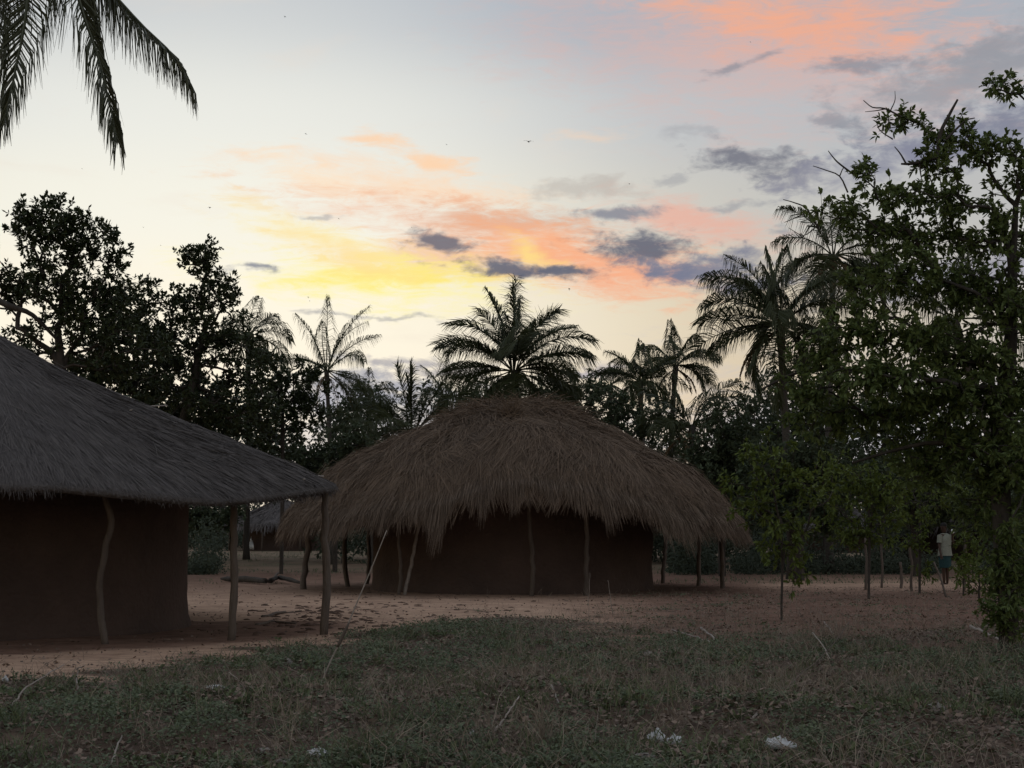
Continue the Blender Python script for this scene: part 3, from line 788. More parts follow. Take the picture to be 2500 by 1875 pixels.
palm('tiny far palm directly right of the central palm crown', 1395, 962, 96, 1.8, [(90, 85, 1.8, 20)], 10, 112, 28, Lf=.5, w=.05, el_rng=(-20, 70))
palm('palm seen through the middle of the large right tree', 2330, 780, 48, 2.5, [(180, 50, 2.5, 80), (0, 50, 2.5, 80)], 10, 113, 44, 1.7, Lf=.7, el_rng=(-30, 70))
palm('low palm with arching fronds right of the straw roof edge', 1690, 1040, 64, 2.6, [(178, 40, 2.6, 80), (0, 45, 2.4, 85), (170, 15, 2.4, 60)], 10, 114, 44, -.2, Lf=.7, el_rng=(-10, 75))
palm('low leafy palm left of the slim upswept palm trunk', 905, 1060, 68, 2.2, [(0, 20, 2.4, 70), (180, 30, 2.4, 70)], 9, 115, 40, Lf=.6, el_rng=(-10, 70))

# near palm whose fronds hang into the top left corner
rng = np.random.default_rng(140)
cN = P(-75, -330, 20.5)
bN = np.array([cN[0] - 1.5, 20.9, 0.0])
npalm = tag(empty('coconut_palm', tuple(bN)), 'near coconut palm whose long fronds hang into the top left corner', 'palm tree')
part('trunk', tube(spline([bN - [0, 0, .2], bN + [.25, 0, 3.2], bN + [.8, -.1, 6.6], cN], 20), np.linspace(.2, .13, 20), 10, True, .1, rng), M['palm_bark'], npalm, True)
near_f = [
 ([cN, P(30, -330, 20.0), P(72, -130, 19.4), P(64, 30, 19.1), P(38, 170, 18.9), P(10, 300, 18.8)], .62, 95),
 ([cN, P(60, -390, 20.2), P(140, -200, 19.8), P(195, 10, 19.6), P(245, 160, 19.5), P(286, 340, 19.4)], .70, 100),
 ([cN, P(80, -320, 20.4), P(200, -110, 20.3), P(330, 45, 20.2), P(418, 130, 20.1), P(466, 205, 20.1)], .72, 105),
 ([cN, P(-20, -300, 20.9), P(10, -110, 20.6), P(-8, 60, 20.4), P(-40, 220, 20.2)], .6, 80),
]
for pts, lf, npz in near_f:
    part('frond', frond_mesh(spline(pts, 18), lf * 1.55, int(npz * 2.4), .022, rng, .84, t0=.12, r0=.04, ragged=.14, fw=.8, lift=.1), M['palm_near'], npalm)
for a, e, d in ((180, 60, 80), (150, 40, 85), (200, 20, 80), (100, 65, 80), (60, 55, 85), (250, 50, 90), (30, 80, 70), (220, 75, 70), (130, 85, 50)):
    part('frond', frond_mesh(arc(cN, rad(a), rad(e), 3.4 if a < 40 else 4.2, rad(d), rng), .75, 120, .035, rng, .55, r0=.035), M['palm_near'], npalm)

# ------------------------------------------------------------------ broadleaf trees
def ellipsoid_pts(rng, px, py, rx, ry, Y, n, dz=None):
    """points through an ellipsoid seen at (px, py); radii in photo pixels"""
    c = P(px, py, Y); s = Y / FPX
    v = rng.normal(size=(n, 3)); v = v / np.linalg.norm(v, axis=1, keepdims=True) * (rng.random((n, 1)) ** .42)
    return c + v * np.array([rx * s, (dz if dz else (rx + ry) / 2) * s, ry * s])

def grow(trunk_pts, targets, rng, seglen=.4, pathw=.3):
    nodes = [np.asarray(p, float) for p in trunk_pts]; par = [-1] + list(range(len(nodes) - 1))
    pl = [0.0]
    for i in range(1, len(nodes)): pl.append(pl[-1] + np.linalg.norm(nodes[i] - nodes[i - 1]))
    base = nodes[-1]
    order = np.argsort(np.linalg.norm(targets - base, axis=1))
    tips = []; tdir = []
    start = len(nodes) // 2
    for k in order:
        t = targets[k]
        A = np.array(nodes[start:]); d = np.linalg.norm(A - t, axis=1)
        cost = d + pathw * np.array(pl[start:]) + np.maximum(0, A[:, 2] - t[2]) * .5
        j = int(np.argmin(cost)) + start
        a = nodes[j]; dist = np.linalg.norm(t - a)
        pd = a - nodes[par[j]] if par[j] >= 0 else np.array([0, 0, 1.])
        pd = pd / (np.linalg.norm(pd) + 1e-9)
        cpt = a + (t - a) * .45 + pd * dist * .18 + np.array([0, 0, .06 * dist])
        m = max(2, int(dist / seglen)); prev = j
        for i in range(1, m + 1):
            u = i / m
            q = (1 - u) ** 2 * a + 2 * u * (1 - u) * cpt + u * u * t
            if i < m: q = q + rng.normal(size=3) * seglen * .08
            nodes.append(q); par.append(prev); pl.append(pl[prev] + dist / m); prev = len(nodes) - 1
        tips.append(prev); tdir.append(t - a)
    return np.array(nodes), np.array(par), np.array(tips), norm(np.array(tdir))

def branch_mesh(nodes, par, tips, r_twig, power=.46, rmax=None, trunk_n=0):
    cnt = np.zeros(len(nodes)); cnt[tips] = 1
    for i in range(len(nodes) - 1, 0, -1):
        if cnt[i] == 0: cnt[i] = .5
        cnt[par[i]] += cnt[i]
    r = r_twig * np.maximum(cnt, 1) ** power
    if rmax: r = np.minimum(r, rmax)
    i = np.arange(1, len(nodes))
    A, B = nodes[par[i]], nodes[i]
    return frustums(A, B + (B - A) * .06, np.minimum(r[par[i]], r[i] * 1.5), r[i], 6), r

def tree(name, label, category, base, trunk, blobs, Y, seed, leaf=.14, lw=.42, nsub=5, q=7, rc=.35, r_twig=.008, mat='leaf_dark', group=None,
         seglen=.45, bare=None, rmax=None, droop=.15, pathw=.3, power=.46, spread=.9, thin=None):
    rng = np.random.default_rng(seed)
    base = np.asarray(base, float)
    T = np.concatenate([ellipsoid_pts(rng, b[0], b[1], b[2], b[3], Y + (b[5] if len(b) > 5 else 0), max(2, int(b[4] * (thin(b[1]) if thin else 1)))) for b in blobs])
    T[:, 2] = np.maximum(T[:, 2], .25)
    root = tag(empty(name, tuple(base)), label, category, group)
    nodes, par, tips, tdir = grow([base - [0, 0, .2]] + [np.asarray(p, float) for p in trunk], T, rng, seglen, pathw)
    bm_, r = branch_mesh(nodes, par, tips, r_twig, power, rmax)
    extra = [bm_]
    # leafy twigs round every branch tip
    tp = np.repeat(nodes[tips], nsub, axis=0); td = np.repeat(tdir, nsub, axis=0)
    v = norm(rng.normal(size=tp.shape) + td * .6 + np.array([[0, 0, .15]])) * (rng.random((len(tp), 1)) ** .5) * rc
    st = tp + v
    if Y < 44: extra.append(frustums(tp, st, np.full(len(tp), r_twig * .8), np.full(len(tp), r_twig * .45), 3))
    if bare is not None:
        for pts, r0 in bare:
            extra.append(tube(spline(pts, 10), np.linspace(r0, r0 * .4, 10) * 1.25, 5, False))
    part('trunk', cat(extra), M['bark'], root, True)
    B = np.repeat(st, q, axis=0); D0 = norm(np.repeat(v, q, axis=0))
    B = B - D0 * rng.random((len(B), 1)) * leaf * .8
    D = norm(D0 + rng.normal(size=B.shape) * spread)
    ll, lwd = leaf * rng.uniform(.7, 1.2, len(B)), leaf * lw * rng.uniform(.8, 1.2, len(B))
    lv = leaves4(B, D, ll, lwd * 1.15, np.array([[0, 0, 1.]]), rng) if Y > 44 else leaves(B, D, ll, lwd, np.array([[0, 0, 1.]]), .3, rng, droop)
    part('crown', lv, M[mat], root, kind='stuff')
    return root

def gp(px, Y): return np.array([(px - 1250) / FPX * Y, Y, 0.0])

MG = 'broadleaf trees behind the near hut'
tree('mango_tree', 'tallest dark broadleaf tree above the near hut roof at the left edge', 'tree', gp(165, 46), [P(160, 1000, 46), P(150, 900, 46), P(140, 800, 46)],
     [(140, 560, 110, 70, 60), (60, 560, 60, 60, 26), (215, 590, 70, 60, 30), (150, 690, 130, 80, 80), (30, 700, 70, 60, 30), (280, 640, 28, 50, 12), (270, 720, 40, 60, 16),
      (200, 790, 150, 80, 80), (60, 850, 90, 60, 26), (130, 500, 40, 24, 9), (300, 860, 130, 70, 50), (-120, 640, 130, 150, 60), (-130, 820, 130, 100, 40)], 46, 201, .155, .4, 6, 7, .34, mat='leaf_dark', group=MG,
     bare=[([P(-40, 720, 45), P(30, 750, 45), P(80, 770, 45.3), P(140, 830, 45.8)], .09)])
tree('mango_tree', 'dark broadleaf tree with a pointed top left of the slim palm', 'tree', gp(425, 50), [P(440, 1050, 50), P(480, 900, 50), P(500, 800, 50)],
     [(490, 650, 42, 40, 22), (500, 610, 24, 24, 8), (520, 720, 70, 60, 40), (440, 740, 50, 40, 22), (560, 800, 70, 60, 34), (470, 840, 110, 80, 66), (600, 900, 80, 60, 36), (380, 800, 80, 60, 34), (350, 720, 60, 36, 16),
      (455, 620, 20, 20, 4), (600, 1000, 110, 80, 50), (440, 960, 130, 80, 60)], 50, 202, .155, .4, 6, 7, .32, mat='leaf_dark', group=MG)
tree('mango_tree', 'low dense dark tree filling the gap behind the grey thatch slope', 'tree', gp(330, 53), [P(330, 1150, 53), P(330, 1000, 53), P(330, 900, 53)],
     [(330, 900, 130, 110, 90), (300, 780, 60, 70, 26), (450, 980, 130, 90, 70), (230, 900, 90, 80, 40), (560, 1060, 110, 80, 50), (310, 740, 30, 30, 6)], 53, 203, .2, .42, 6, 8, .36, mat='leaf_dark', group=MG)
tree('mango_tree', 'rounded dark tree standing at the left foot of the slim palm', 'tree', gp(690, 56), [P(690, 1200, 56), P(690, 1080, 56), P(690, 1000, 56)],
     [(680, 960, 60, 60, 34), (720, 1010, 70, 60, 30), (650, 880, 40, 30, 12), (740, 900, 40, 30, 7), (660, 1060, 70, 60, 26), (760, 980, 60, 70, 20)], 56, 204, .17, .4, 6, 8, .3, mat='leaf_dark', group=MG)

SG = 'bushes and trees of the dim wood behind the huts'
bush_specs = [
 (840, 72, [(840, 1060, 80, 60, 34), (900, 1110, 90, 60, 36), (800, 1140, 90, 60, 30), (870, 1010, 50, 40, 12)], 'dim leafy bush between the slim palm and the straw roof', 'leaf_mid'),
 (1130, 74, [(1130, 1020, 60, 40, 26), (1185, 965, 50, 40, 20), (1230, 985, 80, 40, 24)], 'dim leafy bush showing over the left shoulder of the straw roof', 'leaf_mid'),
 (1400, 70, [(1390, 1000, 90, 50, 40), (1330, 960, 60, 40, 22), (1460, 1010, 80, 60, 30), (1440, 950, 50, 40, 12)], 'dim leafy bush showing over the right shoulder of the straw roof', 'leaf_mid'),
 (1540, 66, [(1540, 1060, 90, 70, 44), (1500, 1000, 60, 50, 20), (1600, 1020, 70, 50, 22), (1560, 1150, 110, 70, 30)], 'dim tree above the right slope of the straw roof', 'leaf_mid'),
 (1760, 54, [(1760, 1180, 80, 90, 60), (1720, 1110, 70, 60, 30), (1820, 1120, 90, 80, 50), (1780, 1040, 70, 60, 24), (1850, 1220, 90, 60, 40), (1700, 1230, 50, 60, 16)], 'dense dark green bush beside the right edge of the straw roof', 'leaf_mid'),
 (1900, 58, [(1900, 1000, 110, 80, 44), (1980, 1080, 110, 90, 50), (1880, 1120, 90, 80, 40), (2000, 960, 80, 60, 22), (1930, 900, 60, 50, 14)], 'dark tree with sky gaps behind the young trees', 'leaf_mid'),
 (2150, 60, [(2150, 1060, 120, 90, 50), (2080, 1160, 110, 70, 40), (2240, 1130, 110, 90, 46), (2180, 970, 90, 60, 24), (2300, 1030, 90, 90, 30)], 'dark tree behind the large right tree', 'leaf_mid'),
 (2440, 64, [(2440, 1130, 130, 110, 60), (2400, 1230, 120, 60, 40), (2500, 1010, 110, 90, 40)], 'grey-green bush at the right edge behind the large tree', 'leaf_far'),
 (1950, 49, [(1950, 1210, 110, 70, 60), (1880, 1250, 80, 60, 36), (2030, 1200, 90, 70, 40), (1960, 1120, 110, 60, 40), (1870, 1150, 80, 60, 26), (2040, 1290, 60, 30, 14)], 'dark undergrowth hiding the foot of the tall right palms', 'leaf_mid'),
 (2230, 53, [(2230, 1220, 120, 60, 50), (2160, 1170, 100, 60, 40), (2330, 1200, 100, 60, 40), (2420, 1220, 90, 70, 36), (2280, 1270, 90, 24, 18)], 'dark undergrowth above the head of the standing person', 'leaf_mid'),
 (820, 58, [(820, 1150, 90, 60, 40), (740, 1130, 70, 60, 30), (880, 1100, 70, 60, 26), (930, 1170, 80, 60, 20)], 'dim undergrowth in the notch between the two thatched roofs', 'leaf_mid'),
 (505, 66, [(505, 1270, 60, 40, 40), (450, 1250, 50, 50, 30), (560, 1250, 40, 40, 20)], 'dim low bush between the near hut wall and its veranda post', 'leaf_mid'),
]
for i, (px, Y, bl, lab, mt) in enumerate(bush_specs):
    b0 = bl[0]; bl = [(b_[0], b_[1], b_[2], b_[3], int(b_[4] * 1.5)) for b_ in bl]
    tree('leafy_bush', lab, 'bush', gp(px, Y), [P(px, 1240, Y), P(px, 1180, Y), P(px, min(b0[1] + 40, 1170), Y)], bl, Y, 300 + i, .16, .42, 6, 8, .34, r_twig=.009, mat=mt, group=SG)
# the low hazy wood on the horizon: one mass
rng = np.random.default_rng(400)
n = 23000
lay = rng.random(n) < .52
Yf = np.where(lay, rng.uniform(70, 86, n), rng.uniform(116, 150, n)); Xf = rng.uniform(-1, 1, n) * Yf * .40
top = np.where(lay, 3.4 + 5.4 * sstep(fbm(Xf * .22, Yf * .06, 3), .3, .72), 2.5 + 5 * fbm(Xf * .16 + 7, Yf * .05, 3))
zc = rng.random(n) ** .75 * top
low = ~lay & (rng.random(n) < .5); zc = np.where(low, rng.random(n) * 2.2, zc)
pxf, pyf = proj(Xf, Yf, zc)
sw = ((pxf > 930) & (pxf < 1075) & (pyf < 1050)) | ((pxf > 690) & (pxf < 860) & (pyf < 985)) | ((pxf > 1440) & (pxf < 1720) & (pyf < 960))
win = ((pxf > 450) & (pxf < 780)) | ((pxf > 1950) & (pxf < 2130)) | ((pxf > 2230) & (pxf < 2450))
kp = ~(sw & (rng.random(n) < .9)) & ~(lay & win & (pyf > 1190)) & ~((pyf < 1100) & (vnoise(pxf * .03, pyf * .03) < .42))
cc = np.stack([Xf, Yf, zc], -1)[kp]
B = np.repeat(cc, 13, axis=0) + rng.normal(size=(len(cc) * 13, 3)) * .36
sz = rng.uniform(.16, .3, len(B)) * (.6 + B[:, 1] / 160)
m_ = 3000
pxs = np.concatenate([rng.uniform(1640, 1735, m_ // 4), rng.uniform(1790, 2290, m_ // 2), rng.uniform(2390, 2560, m_ // 8), rng.uniform(455, 540, m_ // 8)]); Ys = rng.uniform(55, 63, len(pxs))
zs = rng.random(len(pxs)) * (.35 + 1.5 * sstep(vnoise(pxs * .022, Ys * .3), .3, .8))
c3_ = np.stack([(pxs - 1250) / FPX * Ys, Ys, zs], -1)
B2 = np.repeat(c3_, 10, axis=0) + rng.normal(size=(len(c3_) * 10, 3)) * .16
B2[:, 2] = np.maximum(B2[:, 2], .02)
B = np.concatenate([B, B2]); sz = np.concatenate([sz, rng.uniform(.09, .17, len(B2))])
far = part('far_wood', leaves4(B, rng.normal(size=B.shape), sz, sz * .5, np.array([[0, -.4, 1.]]), rng), M['leaf_far'], None, kind='stuff', origin=(0, 100, 0))
tag(far, 'low hazy wood closing the view along the horizon', 'wood')

# large tree at the right edge
tb = G(2462, 1592)
Yt = tb[1]
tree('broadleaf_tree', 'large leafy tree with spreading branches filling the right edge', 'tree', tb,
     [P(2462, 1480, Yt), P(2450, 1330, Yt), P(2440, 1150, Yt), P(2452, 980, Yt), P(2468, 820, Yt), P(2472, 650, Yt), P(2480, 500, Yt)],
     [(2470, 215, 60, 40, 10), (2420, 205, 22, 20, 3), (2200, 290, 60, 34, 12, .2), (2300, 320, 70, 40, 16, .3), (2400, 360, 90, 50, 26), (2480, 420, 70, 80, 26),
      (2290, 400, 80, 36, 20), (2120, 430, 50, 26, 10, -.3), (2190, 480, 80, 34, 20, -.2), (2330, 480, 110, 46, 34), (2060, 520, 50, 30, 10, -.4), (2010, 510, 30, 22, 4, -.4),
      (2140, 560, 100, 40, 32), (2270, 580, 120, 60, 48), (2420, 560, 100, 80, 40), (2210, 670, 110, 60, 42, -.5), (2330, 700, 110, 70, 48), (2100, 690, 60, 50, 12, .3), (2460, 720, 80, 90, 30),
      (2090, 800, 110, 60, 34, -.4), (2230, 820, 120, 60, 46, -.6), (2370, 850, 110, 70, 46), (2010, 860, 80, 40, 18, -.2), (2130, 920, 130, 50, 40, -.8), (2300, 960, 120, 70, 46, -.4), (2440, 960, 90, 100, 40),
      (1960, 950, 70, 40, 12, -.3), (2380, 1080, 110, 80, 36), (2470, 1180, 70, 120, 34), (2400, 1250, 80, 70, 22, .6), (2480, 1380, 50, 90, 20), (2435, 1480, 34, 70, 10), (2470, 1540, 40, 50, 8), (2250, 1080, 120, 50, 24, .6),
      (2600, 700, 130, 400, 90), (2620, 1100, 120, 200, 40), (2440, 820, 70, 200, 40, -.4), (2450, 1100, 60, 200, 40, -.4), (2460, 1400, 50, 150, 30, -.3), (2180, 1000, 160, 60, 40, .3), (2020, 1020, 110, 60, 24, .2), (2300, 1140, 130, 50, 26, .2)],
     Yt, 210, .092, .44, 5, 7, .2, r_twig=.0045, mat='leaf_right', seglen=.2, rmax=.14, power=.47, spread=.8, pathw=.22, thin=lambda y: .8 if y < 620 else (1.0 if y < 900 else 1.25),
     bare=[([P(2290, 400, Yt), P(2295, 330, Yt), P(2318, 280, Yt), P(2338, 243, Yt)], .028), ([P(2310, 340, Yt), P(2340, 310, Yt), P(2360, 293, Yt), P(2380, 288, Yt)], .014),
           ([P(2300, 380, Yt), P(2250, 395, Yt), P(2220, 400, Yt), P(2200, 400, Yt)], .026), ([P(2212, 399, Yt), P(2198, 375, Yt), P(2184, 358, Yt)], .012),
           ([P(2245, 398, Yt), P(2247, 420, Yt), P(2250, 438, Yt)], .012), ([P(2200, 285, Yt), P(2160, 265, Yt), P(2130, 262, Yt), P(2108, 245, Yt)], .011),
           ([P(2160, 266, Yt), P(2140, 270, Yt), P(2112, 273, Yt)], .008), ([P(2175, 268, Yt), P(2185, 245, Yt), P(2185, 222, Yt)], .007), ([P(2180, 340, Yt), P(2150, 320, Yt), P(2140, 300, Yt)], .008),
           ([P(2070, 470, Yt), P(2050, 430, Yt), P(2015, 415, Yt), P(1985, 405, Yt)], .010), ([P(2050, 430, Yt), P(2060, 410, Yt), P(2072, 425, Yt)], .007),
           ([P(2000, 560, Yt), P(1970, 510, Yt), P(1940, 495, Yt), P(1912, 487, Yt)], .011), ([P(1975, 515, Yt), P(1945, 530, Yt), P(1915, 543, Yt)], .008),
           ([P(2000, 545, Yt), P(1985, 560, Yt), P(1960, 575, Yt), P(1925, 556, Yt)], .008), ([P(1990, 540, Yt), P(1972, 560, Yt), P(1955, 580, Yt), P(1900, 578, Yt)], .007),
           ([P(2090, 430, Yt), P(2050, 400, Yt), P(2035, 385, Yt), P(2022, 368, Yt)], .012), ([P(2100, 425, Yt), P(2110, 390, Yt), P(2104, 372, Yt)], .008),
           ([P(2160, 900, Yt), P(2080, 905, Yt), P(2000, 900, Yt), P(1930, 915, Yt), P(1860, 950, Yt)], .03), ([P(2440, 1150, Yt), P(2360, 1100, Yt), P(2280, 1080, Yt), P(2180, 1100, Yt), P(2080, 1130, Yt)], .035)])

YG = 'young trees by the stakes on the right'
def young(px, py, blobs, label, seed, mat='leaf_bright', top=None, rm=.032):
    b = G(px, py); Y = b[1]
    tx, ty = top if top else (px, blobs[0][1])
    tree('young_tree', label, 'tree', b, [P(px, py - 40, Y), P(px + 2, (py + ty) / 2, Y), P(tx, ty, Y)], [(b_[0], b_[1], b_[2] * 1.25, b_[3] * 1.2, int(b_[4] * 1.25)) for b_ in blobs], Y, seed, .12, .4, 4, 6, .22, r_twig=.005, mat=mat, seglen=.25, group=YG, rmax=rm)
young(2121, 1462, [(2110, 1240, 90, 60, 34), (2060, 1170, 80, 50, 24), (2150, 1180, 80, 60, 26), (2130, 1310, 60, 40, 16), (2080, 1300, 40, 30, 8)], 'young bright green tree on a thin stem between the stakes', 501)
young(1908, 1515, [(1900, 1280, 74, 60, 15), (1850, 1210, 74, 60, 13), (1940, 1190, 90, 60, 16), (1920, 1350, 44, 36, 7), (1956, 1415, 22, 16, 3), (1880, 1120, 60, 50, 12)], 'slender young tree with sparse leaves right of the straw roof', 502, rm=.022)
young(2245, 1450, [(2240, 1230, 70, 60, 22), (2290, 1180, 80, 60, 22), (2230, 1330, 28, 26, 7), (2252, 1395, 16, 18, 4)], 'young tree with drooping leaves left of the person', 503)
young(2352, 1455, [(2356, 1375, 24, 26, 10), (2366, 1335, 26, 26, 8), (2342, 1405, 12, 16, 3)], 'leafy waist-high shrub right of the person', 504)
young(2390, 1475, [(2390, 1400, 40, 34, 10), (2400, 1440, 30, 24, 6)], 'small sprouting shrub at the foot of the large right tree', 505)
young(2010, 1398, [(2000, 1150, 90, 60, 24), (1960, 1080, 70, 50, 16), (2040, 1240, 60, 50, 14)], 'thin young tree left of the stakes near the distant hut', 506)

# ------------------------------------------------------------------ ground cover
rng = np.random.default_rng(600)
def scatter(n, y0, y1, power=1.0):
    Y = y0 * (y1 / y0) ** (rng.random(n) ** power)
    X = rng.uniform(-1, 1, n) * (Y * .335 + 2.4)
    return X, Y
def clear(x, y):
    """weeds are thin where the litter lies"""
    px, py = proj(x, y); k = np.ones_like(px)
    for a, b, r in ((1603, 1822, 40), (1644, 1828, 36), (1905, 1836, 52), (2288, 1752, 55), (778, 1856, 40), (528, 1700, 46), (13, 1672, 20), (1570, 1862, 40), (650, 1845, 36), (690, 1872, 36), (1768, 1716, 12)):
        k = k * (1 - .92 * np.exp(-(((px - a) / r) ** 2 + ((py - b) / (r * .55)) ** 2) ** 2))
    return k
X, Y = scatter(900000, 9.8, 40)
wm = weed_mask(X, Y); gr_ = greenness(X, Y)
cl = fbm(X * 2.6, Y * 2.6, 3)
patch = .42 + .58 * sstep(fbm(X * .75 + 31, Y * .6 + 12, 3), .38, .52)
px, py = proj(X, Y)
wm = np.maximum(wm, .30 * sstep(px, 1350, 1650) * sstep(fbm(X * 1.1 + 70, Y * 1.1, 3), .5, .62))
keep = rng.random(len(X)) < wm * patch * clear(X, Y) * (.10 + .95 * gr_) * (.25 + 1.0 * sstep(cl, .35, .62))
X, Y, cl, gr_, wm = X[keep], Y[keep], cl[keep], gr_[keep], wm[keep]
H = .01 + .14 * wm * sstep(cl, .40, .72) * (.4 + .8 * gr_)
Z = gheight(X, Y) + H * rng.random(len(X)) ** .7
D = np.stack([rng.normal(size=len(X)), rng.normal(size=len(X)), rng.normal(size=len(X)) * .45 + .25], -1)
ls = rng.uniform(.016, .042, len(X)) * (.75 + Y / 50)
o = part('ground_cover', leaves4(np.stack([X, Y, Z], -1), D, ls, ls * .6, np.array([[0, 0, 1.]]), rng), M['weed'], None, kind='stuff', origin=(0, 16, 0))
tag(o, 'low green creeping weeds covering the foreground', 'weeds')
X, Y = scatter(5200, 9.8, 27)
keep = rng.random(len(X)) < weed_mask(X, Y) * clear(X, Y) * sstep(fbm(X * .9 + 50, Y * .9, 3), .42, .6)
X, Y = X[keep], Y[keep]; m = 14
B = np.repeat(np.stack([X, Y, gheight(X, Y)], -1), m, axis=0); n = len(B)
hs = np.repeat(rng.uniform(.04, .12, len(X)), m)
a_ = rng.uniform(0, 2 * pi, n); e_ = rng.uniform(.15, 1.2, n)
D = np.stack([np.cos(a_) * np.cos(e_), np.sin(a_) * np.cos(e_), np.sin(e_)], -1)
B = B + D * (hs * rng.uniform(0, .6, n))[:, None]
o = part('sprigs', leaves(B, D, hs * rng.uniform(.5, 1, n), hs * .3, np.array([[0, 0, 1.]]), .3, rng, .25), M['sprig'], None, kind='stuff', origin=(0, 16, 0))
tag(o, 'leafy sprigs rising among the creeping weeds', 'weeds')
# dead leaves
X, Y = scatter(150000, 9.8, 44)
wm = weed_mask(X, Y); px, py = proj(X, Y)
pr_ = np.where(wm > .4, .75 * (1 - .7 * greenness(X, Y)), .03 + .16 * sstep(fbm(X * 2 + 3, Y * 2, 3), .45, .6) + .55 * sstep(px, 1350, 1700) * sstep(fbm(X * 1.2 + 9, Y * 1.2, 3), .4, .65))
keep = rng.random(len(X)) < pr_
X, Y = X[keep], Y[keep]
D = np.stack([rng.normal(size=len(X)), rng.normal(size=len(X)), rng.normal(size=len(X)) * .25 + .1], -1)
ls = rng.uniform(.025, .07, len(X))
o = part('leaf_litter', leaves4(np.stack([X, Y, gheight(X, Y) + .01 + .05 * rng.random(len(X)) * weed_mask(X, Y)], -1), D, ls, ls * .6, np.array([[0, 0, 1.]]), rng), M['litter'], None, kind='stuff', origin=(0, 16, 0))
tag(o, 'brown dead leaves scattered over the ground', 'leaf litter')
# dry grass stalks
X, Y = scatter(110000, 9.8, 48)
wm = weed_mask(X, Y); px, py = proj(X, Y)
dd = sstep(fbm(X * .8 + 21, Y * .8 + 4, 3), .36, .66)
pr_ = wm * (.10 + .55 * dd) + (1 - wm) * 1.5 * sstep(px, 1300, 1650) * dd * sstep(py, 1385, 1400) * (1 - .85 * np.exp(-((py - 1428) / 12) ** 2))
keep = rng.random(len(X)) < pr_ * .42
X, Y, dd, wmk = X[keep], Y[keep], dd[keep], wm[keep]
n = len(X)
h = rng.uniform(.06, .30, n) * (.5 + .8 * dd) * (.4 + .6 * wmk)
b = np.stack([X, Y, gheight(X, Y) - .01], -1)
le = np.stack([rng.normal(size=n) * .45, rng.normal(size=n) * .45, np.ones(n)], -1) * h[:, None]
m2 = b + le + np.stack([rng.normal(size=n) * .3, rng.normal(size=n) * .3, -.15 * np.ones(n)], -1) * h[:, None]
o = part('dry_grass', strands(b, b + le * .55, m2, rng.uniform(.003, .0065, n) * (.6 + Y / 40), rng, .3), M['drygrass'], None, kind='stuff', origin=(0, 16, 0))
tag(o, 'sparse dry grass stalks standing among the weeds', 'dry grass')
gc = []
for k in range(90):
    px_c, py_c = rng.uniform(-50, 2550), rng.uniform(1560, 1880)
    g_ = G(px_c, py_c)
    if float(weed_mask(g_[0], g_[1])) < .6: continue
    m = int(rng.integers(30, 80)); sp = rng.uniform(.04, .2)
    b = np.stack([g_[0] + rng.normal(size=m) * sp, g_[1] + rng.normal(size=m) * sp, np.zeros(m)], -1); b[:, 2] = gheight(b[:, 0], b[:, 1])
    h = rng.uniform(.08, .30, m) * rng.uniform(.5, 1)
    le = np.stack([rng.normal(size=m) * .4, rng.normal(size=m) * .4, np.ones(m)], -1) * h[:, None]
    gc.append(strands(b, b + le * .6, b + le * np.array([[1.35, 1.35, .9]]), rng.uniform(.004, .009, m), rng, .2))
o = part('grass_clumps', cat(gc), M['sprig'], None, kind='stuff', origin=(0, 16, 0))
tag(o, 'scattered taller clumps of green grass in the weeds', 'grass')
# taller dead weeds, thickest right of centre
n = 5200
ax_, ay_ = [], []
for cx, cy, sx, sy, m in ((1750, 1640, 360, 90, 520), (1480, 1545, 130, 26, 160), (2150, 1650, 240, 80, 240), (1300, 1720, 300, 70, 170), (350, 1760, 260, 60, 150), (2030, 1520, 180, 26, 160), *[(rng.uniform(1200, 2450), rng.uniform(1560, 1800), 26, 9, 26) for _ in range(16)], *[(rng.uniform(50, 1200), rng.uniform(1680, 1850), 22, 8, 18) for _ in range(9)]):
    for k in range(m):
        g_ = G(rng.normal(cx, sx), max(1440, min(1890, rng.normal(cy, sy)))); ax_.append(g_[0]); ay_.append(g_[1])
X, Y = np.array(ax_), np.array(ay_); n = len(X)
b = np.stack([X, Y, gheight(X, Y) - .01], -1)
h = rng.uniform(.10, .42, n) * rng.uniform(.6, 1, n)
le = np.stack([rng.normal(size=n) * .28, rng.normal(size=n) * .28, np.ones(n)], -1) * h[:, None]
main = strands(b, b + le * .5 + rng.normal(size=(n, 3)) * .02, b + le, rng.uniform(.003, .006, n), rng, .4)
tw = []
for f_ in (.45, .6, .75, .88):
    st_ = b + le * f_
    dv = (le * .35 + rng.normal(size=(n, 3)) * h[:, None] * .22) * rng.uniform(.5, 1, (n, 1))
    tw.append(strands(st_, st_ + dv * .6, st_ + dv, rng.uniform(.002, .004, n), rng, .4))
o = part('dead_weeds', cat([main] + tw), M['drygrass'], None, kind='stuff', origin=(0, 16, 0))
tag(o, 'tall twiggy dead weeds standing right of the centre', 'dead weeds')
# thin mid-distance grass beyond the yard
Yg = rng.uniform(46, 105, 26000); Xg = rng.uniform(-1, 1, 26000) * Yg * .34
kp = rng.random(26000) < sstep(fbm(Xg * .3, Yg * .22, 3), .36, .6)
Xg, Yg = Xg[kp], Yg[kp]; n = len(Xg)
b = np.stack([Xg, Yg, np.zeros(n)], -1)
le = np.stack([rng.normal(size=n) * .4, rng.normal(size=n) * .4, np.ones(n)], -1) * rng.uniform(.03, .10, (n, 1))
o = part('far_grass', strands(b, b + le * .6, b + le, rng.uniform(.01, .03, n), rng, .3), M['weed'], None, kind='stuff', origin=(0, 70, 0))
tag(o, 'thin rough grass beyond the bare yard', 'grass')

